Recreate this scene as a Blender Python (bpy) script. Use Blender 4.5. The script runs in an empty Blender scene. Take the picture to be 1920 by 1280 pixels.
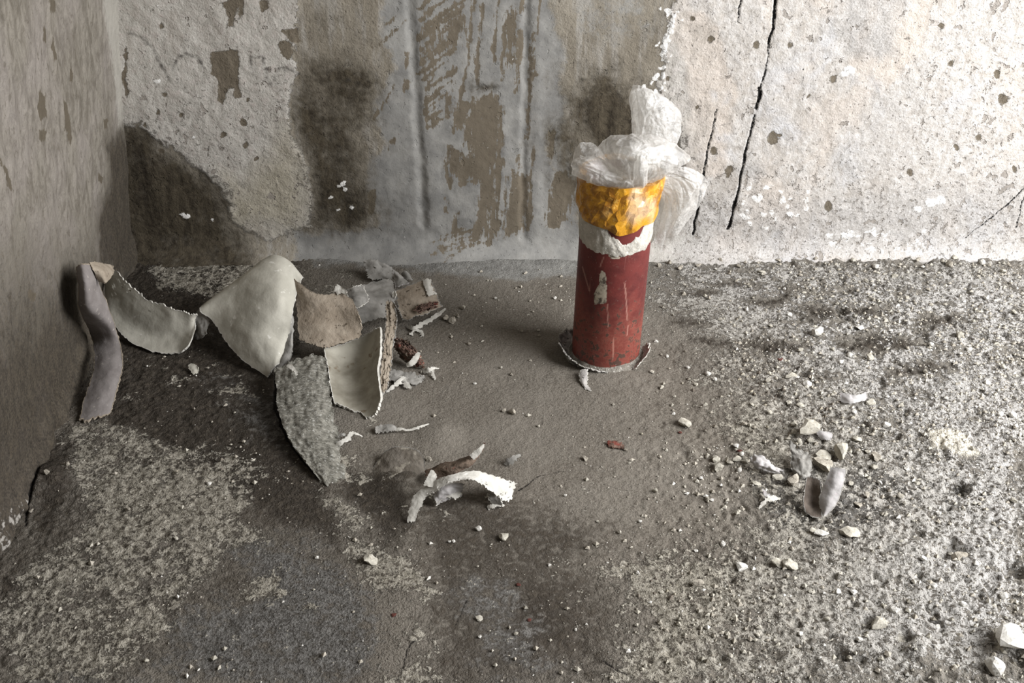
import bpy, bmesh, math, random
import numpy as np
from mathutils import Vector, Matrix

# ------------------------------------------------------------------ camera, light, exposure
FPX, PITCH, CAMH = 2200.0, math.radians(33.0), 1.03
scene = bpy.context.scene
COL = scene.collection
cam_d = bpy.data.cameras.new('camera'); cam = bpy.data.objects.new('camera', cam_d); COL.objects.link(cam)
cam_d.sensor_width = 36.0; cam_d.lens = FPX / 1920.0 * 36.0; cam_d.clip_start = 0.01
cam.location = (0, 0, CAMH); cam.rotation_euler = (math.pi / 2 - PITCH, 0, 0)
scene.camera = cam

world = bpy.data.worlds.new('world'); scene.world = world; world.use_nodes = True
bg = world.node_tree.nodes['Background']; bg.inputs[0].default_value = (1.0, 0.97, 0.92, 1); bg.inputs[1].default_value = 0.10

def area(name, loc, target, sx, sy, power, col):
    d = bpy.data.lights.new(name, 'AREA'); d.shape = 'RECTANGLE'; d.size = sx; d.size_y = sy; d.energy = power; d.color = col
    o = bpy.data.objects.new(name, d); COL.objects.link(o); o.location = loc
    o.rotation_euler = (Vector(target) - Vector(loc)).to_track_quat('-Z', 'Y').to_euler()
    return o
area('daylight', (1.85, 0.80, 1.12), (0.1, 1.45, 0.1), 1.3, 1.4, 126, (0.975, 0.98, 1.0))
scene.view_settings.view_transform = 'Standard'; scene.view_settings.look = 'None'
scene.view_settings.gamma = 1.0; scene.view_settings.use_curve_mapping = False
scene.view_settings.exposure = 0.0

# ------------------------------------------------------------------ geometry of the place
FWD = Vector((0, math.cos(PITCH), -math.sin(PITCH))); UPV = Vector((0, math.sin(PITCH), math.cos(PITCH)))
EYE = Vector((0, 0, CAMH))
def ray(px, py):
    return Vector((1, 0, 0)) * ((px - 960) / FPX) + UPV * ((640 - py) / FPX) + FWD
def at(px, py, z=0.0):                      # point at height z above the floor
    d = ray(px, py); return EYE + d * ((z - CAMH) / d.z)
def fl(px, py):
    p = at(px, py); return (p.x, p.y)
YW = at(960, 476).y                         # the back wall stands here
def wl(px, py, off=0.0):
    d = ray(px, py); p = EYE + d * ((YW - off) / d.y); return (p.x, p.z)
def wp(px, py, off=0.0):
    d = ray(px, py); return EYE + d * ((YW - off) / d.y)
C0 = Vector((wl(250, 476)[0], YW, 0)); CT = wp(222, 0); CF = at(42, 930)
LE1 = (CF - C0).normalized(); LE2 = (CT - C0); LE2 = (LE2 - LE1 * LE2.dot(LE1)).normalized()
LN = LE2.cross(LE1).normalized()
if LN.x < 0: LN = -LN
def lwp(px, py, off=0.0):                   # point on (or in front of) the left wall
    d = ray(px, py); o = C0 + LN * off; return EYE + d * ((o - EYE).dot(LN) / d.dot(LN))
def lw(px, py):
    p = lwp(px, py) - C0; return (p.dot(LE1), p.dot(LE2))

# ------------------------------------------------------------------ numpy noise and masks
def _h(ix, iy, s):
    n = (ix.astype(np.int64) * 374761393 + iy.astype(np.int64) * 668265263 + s * 974711) & 0xffffffff
    n = ((n ^ (n >> 13)) * 1274126177) & 0xffffffff
    n = (n ^ (n >> 16)) & 0xffffff
    return n / float(0xffffff)
def vn(x, y, s=0):
    x = np.asarray(x, float); y = np.asarray(y, float)
    ix = np.floor(x); iy = np.floor(y); fx = x - ix; fy = y - iy
    fx = fx * fx * (3 - 2 * fx); fy = fy * fy * (3 - 2 * fy)
    a = _h(ix, iy, s); b = _h(ix + 1, iy, s); c = _h(ix, iy + 1, s); d = _h(ix + 1, iy + 1, s)
    return (a + (b - a) * fx) * (1 - fy) + (c + (d - c) * fx) * fy
def fbm(x, y, sc, oc=4, s=0, r=0.5):        # about -1..1
    x = np.asarray(x, float) * sc; y = np.asarray(y, float) * sc
    t = 0; a = 1; w = 0
    for i in range(oc):
        t = t + (vn(x + 17.3 * i, y - 9.1 * i, s + i) * 2 - 1) * a; w += a; a *= r; x = x * 2.03; y = y * 2.03
    return t / w
def sstep(a, b, x):
    t = np.clip((x - a) / (b - a), 0, 1); return t * t * (3 - 2 * t)
def seg_d(X, Y, a, b):
    ax, ay = a; bx, by = b; dx, dy = bx - ax, by - ay
    L = dx * dx + dy * dy + 1e-12
    t = np.clip(((X - ax) * dx + (Y - ay) * dy) / L, 0, 1)
    return np.hypot(X - ax - t * dx, Y - ay - t * dy), t
class Field:                                # painting of shapes on a surface in its own plane coordinates (metres)
    def __init__(self, X, Y, conv):
        self.X, self.Y, self.c = X, Y, conv
        self.ax = X + 0.0035 * fbm(X, Y, 60, 3, 5); self.ay = Y + 0.0035 * fbm(X, Y, 60, 3, 25)
        self.bx = X + 0.022 * fbm(X, Y, 14, 2, 15) + 0.013 * fbm(X, Y, 48, 4, 6, 0.62); self.by = Y + 0.022 * fbm(X, Y, 14, 2, 35) + 0.013 * fbm(X, Y, 48, 4, 26, 0.62)
        self.big(False)
    def big(self, on):                      # ragged outlines (stains) or near-true ones (strokes)
        on = float(on); self.wx = self.ax + (self.bx - self.ax) * on; self.wy = self.ay + (self.by - self.ay) * on
    def _sel(self, pts, m):
        q = np.array(pts); lo = q.min(0) - m; hi = q.max(0) + m
        return np.nonzero((self.wx > lo[0]) & (self.wx < hi[0]) & (self.wy > lo[1]) & (self.wy < hi[1]))[0]
    def poly(self, out, pts, soft=0.01, val=1.0):
        pts = [self.c(*p) for p in pts]; i = self._sel(pts, soft * 1.2)
        x, y = self.wx[i], self.wy[i]; dm = np.full(x.shape, 1e9); ins = np.zeros(x.shape, bool)
        for k in range(len(pts)):
            a, b = pts[k], pts[(k + 1) % len(pts)]
            d, _ = seg_d(x, y, a, b); dm = np.minimum(dm, d)
            if a[1] != b[1]:
                ins ^= ((a[1] > y) != (b[1] > y)) & (x < (b[0] - a[0]) * (y - a[1]) / (b[1] - a[1]) + a[0])
        sd = np.where(ins, -dm, dm)
        v = np.clip(0.5 - sd / (2 * soft), 0, 1) * val
        out[i] = np.maximum(out[i], v)
    def ell(self, out, x, y, rx, ry, soft=0.01, val=1.0, rot=0, n=14):
        c, s = math.cos(math.radians(rot)), math.sin(math.radians(rot))
        pts = []
        for k in range(n):
            t = 2 * math.pi * k / n; u, v = rx * math.cos(t), ry * math.sin(t)
            pts.append((x + u * c - v * s, y + u * s + v * c))
        self.poly(out, pts, soft, val)
    def stroke(self, out, pts, w=0.003, soft=0.004, val=1.0, w2=None):
        pts = [self.c(*p) for p in pts]; i = self._sel(pts, w + soft * 1.2)
        x, y = self.wx[i], self.wy[i]; dm = np.full(x.shape, 1e9); n = len(pts) - 1
        w2 = w if w2 is None else w2
        for k in range(n):
            d, t = seg_d(x, y, pts[k], pts[k + 1])
            dm = np.minimum(dm, d - (w + (w2 - w) * (k + t) / n))
        v = np.clip(0.5 - dm / (2 * soft), 0, 1) * val
        out[i] = np.maximum(out[i], v)

# ------------------------------------------------------------------ node helper
class N:
    def __init__(self, name):
        self.m = bpy.data.materials.new(name); self.m.use_nodes = True
        self.t = self.m.node_tree; self.t.nodes.clear()
        self.out = self.t.nodes.new('ShaderNodeOutputMaterial')
        self.co = self.t.nodes.new('ShaderNodeTexCoord').outputs['Object']
    def new(self, typ): return self.t.nodes.new(typ)
    def put(self, sock, v):
        if isinstance(v, bpy.types.NodeSocket): self.t.links.new(v, sock)
        elif isinstance(v, (tuple, list)) and len(v) == 3 and sock.type == 'RGBA': sock.default_value = (*v, 1)
        else: sock.default_value = v
    def m2(self, op, a, b=0.0, c=None, clamp=False):
        n = self.new('ShaderNodeMath'); n.operation = op; n.use_clamp = clamp
        self.put(n.inputs[0], a); self.put(n.inputs[1], b)
        if c is not None: self.put(n.inputs[2], c)
        return n.outputs[0]
    def add(self, a, b): return self.m2('ADD', a, b)
    def mul(self, a, b): return self.m2('MULTIPLY', a, b)
    def sub(self, a, b): return self.m2('SUBTRACT', a, b)
    def ss(self, v, a, b, o0=0.0, o1=1.0):
        n = self.new('ShaderNodeMapRange'); n.interpolation_type = 'SMOOTHSTEP'
        self.put(n.inputs[0], v); n.inputs[1].default_value = a; n.inputs[2].default_value = b
        n.inputs[3].default_value = o0; n.inputs[4].default_value = o1
        return n.outputs[0]
    def vec(self, sc=(1, 1, 1), rot=(0, 0, 0), loc=(0, 0, 0), src=None):
        n = self.new('ShaderNodeMapping'); self.put(n.inputs[0], src or self.co)
        n.inputs['Scale'].default_value = sc; n.inputs['Rotation'].default_value = rot; n.inputs['Location'].default_value = loc
        return n.outputs[0]
    def noise(self, sc, det=4, ro=0.55, dist=0.0, v=None):
        n = self.new('ShaderNodeTexNoise'); self.put(n.inputs['Vector'], v or self.co)
        n.inputs['Scale'].default_value = sc; n.inputs['Detail'].default_value = det
        n.inputs['Roughness'].default_value = ro; n.inputs['Distortion'].default_value = dist
        return n.outputs['Fac']
    def voro(self, sc, v=None, feat='F1', rnd=1.0):
        n = self.new('ShaderNodeTexVoronoi'); self.put(n.inputs['Vector'], v or self.co)
        n.feature = feat; n.inputs['Scale'].default_value = sc; n.inputs['Randomness'].default_value = rnd
        return n.outputs['Distance']
    def attr(self, name):
        n = self.new('ShaderNodeAttribute'); n.attribute_name = name; return n.outputs['Fac']
    def mix(self, f, a, b, mode='MIX'):
        n = self.new('ShaderNodeMix'); n.data_type = 'RGBA'; n.blend_type = mode
        self.put(n.inputs[0], f); self.put(n.inputs[6], a); self.put(n.inputs[7], b); return n.outputs[2]
    def edge(self, name, nz, amp=0.5, w=0.06):      # an attribute's 0.5 contour, frayed by noise
        return self.ss(self.add(self.attr(name), self.mul(self.sub(nz, 0.5), amp * 1.7)), 0.5 - w, 0.5 + w)
    def bump(self, h, dist=0.002, strength=1.0, nrm=None):
        n = self.new('ShaderNodeBump'); self.put(n.inputs['Height'], h)
        n.inputs['Distance'].default_value = dist; n.inputs['Strength'].default_value = strength
        if nrm is not None: self.put(n.inputs['Normal'], nrm)
        return n.outputs[0]
    def bsdf(self, col, rough=0.9, nrm=None, **kw):
        n = self.new('ShaderNodeBsdfPrincipled'); self.put(n.inputs['Base Color'], col); self.put(n.inputs['Roughness'], rough)
        n.inputs['Specular IOR Level'].default_value = kw.get('spec', 0.25)
        if nrm is not None: self.put(n.inputs['Normal'], nrm)
        return n.outputs[0]
    def done(self, s): self.put(self.out.inputs[0], s); return self.m

# ------------------------------------------------------------------ surface materials
def mat_floor():
    n = N('floor_concrete')
    nA = n.noise(26, 8, 0.62); nB = n.noise(95, 6, 0.6, 0.4); nC = n.noise(330, 3, 0.6); nD = n.noise(750, 2, 0.5); big = n.noise(7, 4, 0.55)
    base = n.mix(n.ss(big, 0.35, 0.65), (0.118, 0.101, 0.081), (0.185, 0.165, 0.138))
    base = n.mix(n.ss(nC, 0.3, 0.75), base, (0.20, 0.18, 0.15))
    base = n.mix(n.mul(n.attr('pale'), n.ss(nB, 0.3, 0.6, 0.4, 1.0)), base, (0.225, 0.208, 0.18))
    dkb = n.mix(n.ss(nB, 0.4, 0.7), (0.028, 0.022, 0.016), (0.074, 0.061, 0.046))
    dark = n.edge('dark', nB, 0.9, 0.32)
    col = n.mix(dark, base, dkb)
    blue = n.edge('blue', n.mix(0.5, nA, nB), 1.5, 0.25)
    bcol = n.mix(n.ss(n.mix(0.45, nB, nC), 0.38, 0.62), (0.046, 0.043, 0.039), (0.195, 0.188, 0.176))
    col = n.mix(n.mul(blue, 0.9), col, bcol)
    # lime crust, broken up by pits
    cov = n.add(n.add(n.attr('lime'), n.mul(n.sub(nA, 0.5), 1.7)), n.add(n.mul(n.sub(nB, 0.5), 1.5), n.mul(n.sub(nC, 0.5), 1.0)))
    lime = n.ss(cov, 0.51, 0.63)
    lcol = n.mix(n.ss(nB, 0.35, 0.7), (0.205, 0.185, 0.147), (0.40, 0.37, 0.308))  # lime off the pale side toned down in place of light falloff
    lcol = n.mix(n.attr('pale'), lcol, n.mix(n.ss(nC, 0.3, 0.7), (0.36, 0.345, 0.322), (0.53, 0.515, 0.495)))
    lcol = n.mix(n.ss(nC, 0.58, 0.70, 0.0, 0.4), lcol, (0.54, 0.52, 0.48))
    pit = n.mul(n.ss(n.noise(150, 4, 0.6, 0.3, n.vec((1, 1, 1), loc=(3, 1, 2))), 0.54, 0.60), 0.88)
    lcol = n.mix(pit, lcol, (0.072, 0.060, 0.046))
    col = n.mix(lime, col, lcol)
    sk = n.edge('skim', nA, 0.9, 0.3)
    col = n.mix(n.mul(sk, 0.9), col, n.mix(n.ss(nA, 0.3, 0.7), (0.19, 0.187, 0.175), (0.30, 0.295, 0.275)))
    # fine grit, light and dark specks
    v1 = n.ss(n.voro(260), 0.16, 0.06); sel = n.ss(n.noise(60, 2, 0.5, 0, n.vec(loc=(9, 4, 1))), 0.52, 0.62)
    col = n.mix(n.mul(n.mul(v1, sel), 0.75), col, (0.50, 0.47, 0.41))
    v2 = n.ss(n.voro(340, n.vec(loc=(5, 2, 7))), 0.15, 0.07); sel2 = n.ss(n.noise(40, 2, 0.5, 0, n.vec(loc=(1, 14, 3))), 0.5, 0.62)
    col = n.mix(n.mul(n.mul(v2, sel2), 0.8), col, (0.055, 0.047, 0.038))
    col = n.mix(n.ss(nD, 0.35, 0.68, 0.0, 0.34), col, (0.05, 0.042, 0.033))
    col = n.mix(n.ss(nC, 0.30, 0.46, 0.34, 0.0), col, (0.05, 0.042, 0.033))
    col = n.mix(n.ss(n.attr('cream'), 0.35, 0.75), col, n.mix(nC, (0.46, 0.42, 0.34), (0.66, 0.62, 0.53)))
    col = n.mix(n.edge('crack', nC, 0.35, 0.12), col, (0.018, 0.015, 0.012))
    h = n.add(n.add(n.mul(nB, 0.8), n.mul(nC, 0.55)), n.add(n.mul(lime, 0.35), n.mul(nD, 0.2)))
    h = n.mul(h, n.ss(n.attr('smooth'), 0.0, 1.0, 1.0, 0.42))
    rough = n.mix(dark, (0.92,) * 3, (0.72,) * 3)
    return n.done(n.bsdf(col, rough, n.bump(h, 0.0058, 1.0), spec=0.22))

def mat_back():
    n = N('back_wall_plaster')
    sv = n.vec((1, 1, 0.16)); nA = n.noise(24, 7, 0.6); nB = n.noise(90, 6, 0.62, 0.3); nC = n.noise(320, 3, 0.6); nS = n.noise(70, 5, 0.6, 0, sv)
    big = n.noise(6, 4, 0.55); nF = n.noise(75, 9, 0.74, 0.6)
    # bare cement
    col = n.mix(n.ss(big, 0.35, 0.65), (0.185, 0.162, 0.126), (0.27, 0.242, 0.195))
    col = n.mix(n.ss(nS, 0.45, 0.72), col, (0.33, 0.31, 0.275))
    # trowelled grey skim
    sk = n.edge('skim', n.mix(0.5, nA, nF), 1.0, 0.18)
    skc = n.mix(n.ss(nA, 0.3, 0.7), (0.185, 0.181, 0.17), (0.295, 0.287, 0.266))
    col = n.mix(sk, col, skc)
    # bare brown stripes where the skim was dragged off
    nH = n.noise(150, 6, 0.7, 0, sv); nH = n.mix(0.4, nH, nF)
    br = n.edge('bare', nH, 1.9, 0.06)
    col = n.mix(br, col, n.mix(nB, (0.108, 0.089, 0.065), (0.172, 0.145, 0.108)))
    # damp
    dk = n.add(n.attr('damp'), n.mul(n.sub(nA, 0.5), 1.1)); dk = n.ss(n.add(n.add(dk, n.mul(n.sub(nB, 0.5), 0.6)), n.mul(n.sub(nS, 0.5), 0.6)), 0.06, 0.88)
    col = n.mix(dk, col, n.mix(n.ss(n.mix(0.5, nF, nS), 0.36, 0.64), (0.022, 0.017, 0.011), (0.084, 0.069, 0.047)))
    # whitewash crust with pits
    ww = n.edge('wash', nF, 1.7, 0.06)
    wc = n.mix(n.ss(nA, 0.3, 0.7), (0.39, 0.368, 0.328), (0.50, 0.476, 0.432))
    wc = n.mix(n.ss(nB, 0.45, 0.75), wc, (0.44, 0.395, 0.36))
    wc = n.mix(n.attr('white'), wc, n.mix(n.ss(n.mix(0.35, nB, nF), 0.36, 0.60), (0.43, 0.395, 0.355), (0.585, 0.56, 0.53)))
    wm1 = n.ss(n.add(n.noise(9, 5, 0.6, 0.4, n.vec((1, 1, 0.6), loc=(4, 0, 9))), n.mul(n.attr('warm'), 0.3)), 0.48, 0.66, 0, 0.75)
    wc = n.mix(n.mul(wm1, n.attr('white')), wc, n.mix(nB, (0.50, 0.425, 0.36), (0.61, 0.545, 0.475)))
    wb = n.ss(n.noise(7, 5, 0.6, 0.4, n.vec(loc=(11, 3, 2))), 0.52, 0.66, 0, 0.7)
    wc = n.mix(n.mul(wb, n.attr('white')), wc, n.mix(nB, (0.46, 0.465, 0.48), (0.60, 0.605, 0.625)))
    wc = n.mix(n.ss(n.noise(28, 6, 0.65, 0.5, n.vec((1, 1, 0.45), loc=(6, 6, 1))), 0.54, 0.66, 0, 0.55), wc, (0.36, 0.325, 0.285))
    wc = n.mix(n.mul(n.attr('tan'), 0.8), wc, n.mix(nB, (0.30, 0.265, 0.19), (0.44, 0.40, 0.31)))
    wc = n.mix(n.mul(n.attr('grey'), 0.75), wc, n.mix(n.ss(nC, 0.35, 0.7), (0.30, 0.287, 0.272), (0.46, 0.445, 0.43)))
    pt = n.noise(62, 4, 0.55, 0.25, n.vec((1, 1, 0.8), loc=(2, 5, 3)))
    pit1 = n.ss(n.add(pt, n.mul(n.attr('pits'), 0.10)), 0.665, 0.695)
    pit2 = n.ss(n.add(n.noise(165, 3, 0.55, 0.2, n.vec(loc=(7, 1, 4))), n.mul(n.attr('pits'), 0.09)), 0.655, 0.70)
    pc = n.mix(nC, (0.17, 0.145, 0.12), (0.36, 0.325, 0.29))
    wc = n.mix(n.m2('MAXIMUM', n.mul(pit1, 0.85), n.mul(pit2, 0.6)), wc, pc)
    wc = n.mix(n.ss(nC, 0.3, 0.7, 0.25, 0.0), wc, (0.25, 0.23, 0.20))
    hole = n.sub(1.0, n.edge('bare', nF, 1.1, 0.05))
    wm = n.mul(ww, hole)
    wm = n.mul(wm, n.ss(n.add(n.attr('damp'), n.mul(n.sub(nF, 0.5), 1.8)), 0.38, 0.62, 1.0, 0.0))
    col = n.mix(wm, col, wc)
    col = n.mix(n.edge('speck', nF, 1.5, 0.08), col, (0.78, 0.765, 0.73))
    col = n.mix(n.mul(n.ss(n.add(n.attr('soot'), n.mul(n.sub(nB, 0.5), 1.3)), 0.35, 0.9), 0.92), col, (0.04, 0.036, 0.03))
    col = n.mix(n.edge('crack', n.mix(0.5, nF, nC), 1.0, 0.12), col, (0.012, 0.011, 0.010))
    h = n.add(n.add(n.mul(nC, 0.35), n.mul(nB, 0.7)), n.mul(wm, 0.8))
    h = n.sub(h, n.mul(n.m2('MAXIMUM', pit1, pit2), 0.8)); h = n.mul(h, n.ss(n.attr('skim'), 0.2, 0.9, 1.0, 0.35))
    return n.done(n.bsdf(col, 0.9, n.bump(h, 0.003, 0.9), spec=0.2))

def mat_left():
    n = N('left_wall_plaster')
    sv = n.vec((1, 1, 0.5)); nS = n.noise(48, 9, 0.74, 0.8, sv); nT = n.noise(120, 7, 0.72, 0.6, sv); nB = n.noise(90, 5, 0.6); nC = n.noise(320, 3, 0.6); big = n.noise(7, 4, 0.5)
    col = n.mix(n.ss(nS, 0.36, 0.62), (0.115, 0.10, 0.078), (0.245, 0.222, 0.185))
    col = n.mix(n.ss(big, 0.4, 0.65, 0, 0.35), col, (0.31, 0.275, 0.26))
    col = n.mix(n.ss(nT, 0.55, 0.63, 0, 0.75), col, (0.095, 0.08, 0.06))
    col = n.mix(n.ss(nC, 0.35, 0.7, 0.3, 0), col, (0.16, 0.145, 0.125))
    col = n.mix(n.mul(n.edge('wash', nT, 1.2, 0.25), 0.65), col, (0.37, 0.352, 0.31))
    dk = n.ss(n.add(n.attr('damp'), n.mul(n.sub(nS, 0.5), 2.0)), 0.10, 1.0)  # corner damp, plus light falloff painted into the lower wall
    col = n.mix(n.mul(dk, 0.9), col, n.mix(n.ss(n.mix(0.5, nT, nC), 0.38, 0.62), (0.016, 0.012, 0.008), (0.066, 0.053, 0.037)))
    col = n.mix(n.edge('bare', nT, 1.3, 0.06), col, (0.10, 0.083, 0.06))
    col = n.mix(n.ss(n.add(n.attr('lime'), n.mul(n.sub(nB, 0.5), 1.5)), 0.5, 0.66), col, (0.33, 0.31, 0.28))
    h = n.add(n.add(n.mul(nS, 1.1), n.mul(nB, 0.5)), n.mul(nC, 0.35))
    return n.done(n.bsdf(col, 0.9, n.bump(h, 0.0035, 0.9), spec=0.2))

def simple(name, c1, c2, sc=60, rough=0.85, bump=0.0008, det=5, c3=None, sc3=200, t3=0.6, spec=0.25, stretch=(1, 1, 1)):
    n = N(name); v = n.vec(stretch); a = n.noise(sc, det, 0.6, 0.2, v); col = n.mix(n.ss(a, 0.33, 0.67), c1, c2)
    if c3: col = n.mix(n.ss(n.noise(sc3, 3, 0.55, 0.2, n.vec(loc=(4, 2, 8))), t3, t3 + 0.06), col, c3)
    b = n.add(n.noise(sc * 3, 4, 0.6, 0, v), a)
    return n.done(n.bsdf(col, rough, n.bump(b, bump, 1.0), spec=spec))

# ------------------------------------------------------------------ mesh helpers
def grid_mesh(name, P, nu, nv, attrs, mat, smooth=True):     # P: (nu*nv,3), index i*nv+j
    me = bpy.data.meshes.new(name)
    i = np.arange(nu - 1)[:, None] * nv + np.arange(nv - 1)[None, :]
    q = np.stack([i, i + nv, i + nv + 1, i + 1], -1).reshape(-1, 4)
    me.vertices.add(len(P)); me.vertices.foreach_set('co', np.asarray(P, np.float32).ravel())
    me.loops.add(q.size); me.loops.foreach_set('vertex_index', q.ravel().astype(np.int32))
    me.polygons.add(len(q)); me.polygons.foreach_set('loop_start', np.arange(0, q.size, 4, dtype=np.int32))
    me.polygons.foreach_set('use_smooth', np.full(len(q), smooth))
    me.update(calc_edges=True)
    for k, v in attrs.items():
        a = me.attributes.new(k, 'FLOAT', 'POINT'); a.data.foreach_set('value', np.asarray(v, np.float32))
    me.materials.append(mat)
    o = bpy.data.objects.new(name, me); COL.objects.link(o); return o
def tag(o, label=None, cat=None, group=None, kind=None):
    if label: o['label'] = label
    if cat: o['category'] = cat
    if group: o['group'] = group
    if kind: o['kind'] = kind
    return o
def lines(lo, hi, d, coarse_lo, coarse_hi, cd=0.03):
    a = np.arange(lo, hi, d)
    l = np.arange(coarse_lo, lo - cd * 0.3, cd) if coarse_lo < lo else np.array([])
    r = np.arange(hi + cd * 0.4, coarse_hi, cd) if coarse_hi > hi else np.array([])
    return np.concatenate([l, a, r])
STEP = 0.0021

# ------------------------------------------------------------------ floor
PITS = [(1795, 912, .020, .018), (1783, 1028, .024, .016), (1580, 1228, .014, .010), (1900, 1065, .02, .014), (1905, 1235, .016, .014),
        (1695, 1195, .012, .010), (1780, 605, .012, .006), (1690, 603, .012, .005), (1625, 1160, .010, .007), (1545, 890, .020, .008)]
MOUNDS = [(1770, 830, .045, .009), (1885, 1215, .045, .014), (1720, 1215, .03, .010), (1515, 815, .03, .006), (820, 815, .05, .006), (1880, 800, .04, .008),
          (1570, 690, .05, .006), (90, 900, .06, .018), (760, 900, .06, .010), (1160, 690, .10, .004), (410, 745, .03, .004)]
def hfun(x, y):
    x = np.asarray(x, float); y = np.asarray(y, float)
    r = sstep(0.05, 0.45, x + 0.25 * (1.2 - y))                     # the right part is rougher
    l = sstep(-0.25, -0.5, x)
    h = 0.0022 * fbm(x, y, 9, 3, 40) + (0.0007 + 0.0040 * r + 0.0020 * l) * fbm(x, y, 60, 4, 50, 0.6)
    h = h + (0.0004 + 0.0024 * r + 0.0012 * l) * fbm(x, y, 210, 2, 60)
    g = fbm(x, y, 38, 3, 70); h = h - r * 0.006 * sstep(0.38, 0.62, g)
    for (a, b, R, d) in PITS:
        c = fl(a, b); q = np.hypot(x - c[0], y - c[1]) * (1 + 0.35 * fbm(x, y, 90, 2, 77)); h = h - d * sstep(R, R * 0.35, q)
    for (a, b, R, d) in MOUNDS:
        c = fl(a, b); q = np.hypot(x - c[0], y - c[1]); h = h + d * sstep(R, 0, q)
    return h
def build_floor():
    xs = lines(-0.95, 0.98, STEP, -1.3, 2.4); ys = lines(0.83, YW + 0.02, STEP, -0.3, YW + 0.02)
    X, Y = np.meshgrid(xs, ys, indexing='ij'); sh = X.shape; X = X.ravel(); Y = Y.ravel()
    F = Field(X, Y, fl); Z = lambda: np.zeros_like(X)
    lime, dark, blue, pale, smooth, cream, crack, skim = [Z() for _ in range(8)]
    lime += 0.16; F.big(True)
    # right hand side crust
    F.poly(lime, [(1235, 470), (1420, 478), (1960, 478), (1960, 1300), (1130, 1300), (1170, 1180), (1125, 1070), (1200, 1040), (1330, 1010), (1420, 960), (1400, 880), (1330, 800), (1300, 690), (1230, 590)], 0.05, 0.70)
    F.poly(lime, [(1500, 1000), (1960, 900), (1960, 1300), (1400, 1300), (1350, 1150)], 0.07, 0.86)
    F.poly(lime, [(1690, 740), (1960, 640), (1960, 880), (1700, 860)], 0.04, 0.80)
    F.poly(pale, [(1120, 470), (1960, 470), (2000, 1300), (1500, 1300), (1620, 1000), (1640, 860), (1400, 640)], 0.14, 0.85)
    F.poly(pale, [(1700, 500), (2000, 500), (2000, 1300), (1650, 1300), (1750, 900)], 0.12, 1.0)
    for e in [(1440, 560, 60, 10), (1500, 545, 40, 8), (1545, 590, 55, 14), (1620, 580, 50, 14), (1450, 650, 70, 16), (1660, 640, 90, 16), (1760, 600, 50, 12), (1310, 555, 40, 8), (1710, 690, 70, 16), (1330, 640, 50, 12), (1360, 530, 60, 6), (1290, 600, 50, 10)]:
        F.ell(dark, e[0], e[1], e[2], e[3], 0.018, 0.75)
    F.poly(blue, [(1400, 860), (1480, 840), (1600, 860), (1800, 880), (1900, 900), (1920, 990), (1700, 960), (1590, 1040), (1500, 1050), (1420, 980)], 0.03, 0.72)
    F.poly(blue, [(1640, 770), (1900, 690), (1940, 760), (1720, 800)], 0.03, 0.55)
    # trampled dusty middle
    F.poly(smooth, [(740, 520), (1080, 480), (1230, 560), (1310, 720), (1400, 900), (1330, 1010), (1150, 1050), (1080, 1250), (820, 1250), (760, 1000), (660, 850), (720, 640)], 0.04, 1.0)
    F.poly(skim, [(560, 420), (1260, 420), (1200, 496), (1060, 515), (850, 525), (760, 505), (600, 500)], 0.03, 1.0)
    F.poly(dark, [(720, 900), (990, 930), (1180, 1000), (1080, 1100), (1130, 1290), (780, 1290), (760, 1050)], 0.05, 0.66)
    F.poly(dark, [(1010, 1010), (1130, 1100), (1160, 1290), (800, 1290), (900, 1130)], 0.09, 0.92)
    F.poly(blue, [(830, 1060), (1010, 1070), (1050, 1290), (900, 1290)], 0.04, 0.50)
    # left side: wet, with crust patches
    F.poly(dark, [(240, 490), (560, 470), (560, 640), (520, 700), (600, 880), (560, 1000), (420, 940), (300, 860), (200, 800), (160, 760), (200, 500)], 0.03, 0.88)
    F.poly(dark, [(230, 520), (350, 590), (450, 640), (505, 700), (400, 760), (230, 720)], 0.03, 1.0)
    F.poly(dark, [(480, 830), (620, 900), (640, 1040), (560, 1010), (480, 980)], 0.03, 0.92)
    F.poly(dark, [(650, 860), (770, 880), (780, 1000), (700, 1060), (640, 950)], 0.03, 0.85)
    F.poly(dark, [(40, 880), (120, 800), (160, 900), (110, 960), (70, 1010), (40, 1010)], 0.02, 0.85)
    F.poly(dark, [(-100, 900), (150, 780), (560, 830), (720, 1000), (720, 1300), (-100, 1300)], 0.06, 0.50)  # ground between the lime darkened over the whole left foreground
    F.poly(dark, [(0, 1080), (60, 1070), (60, 1110), (0, 1120)], 0.012, 1.0)
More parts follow.
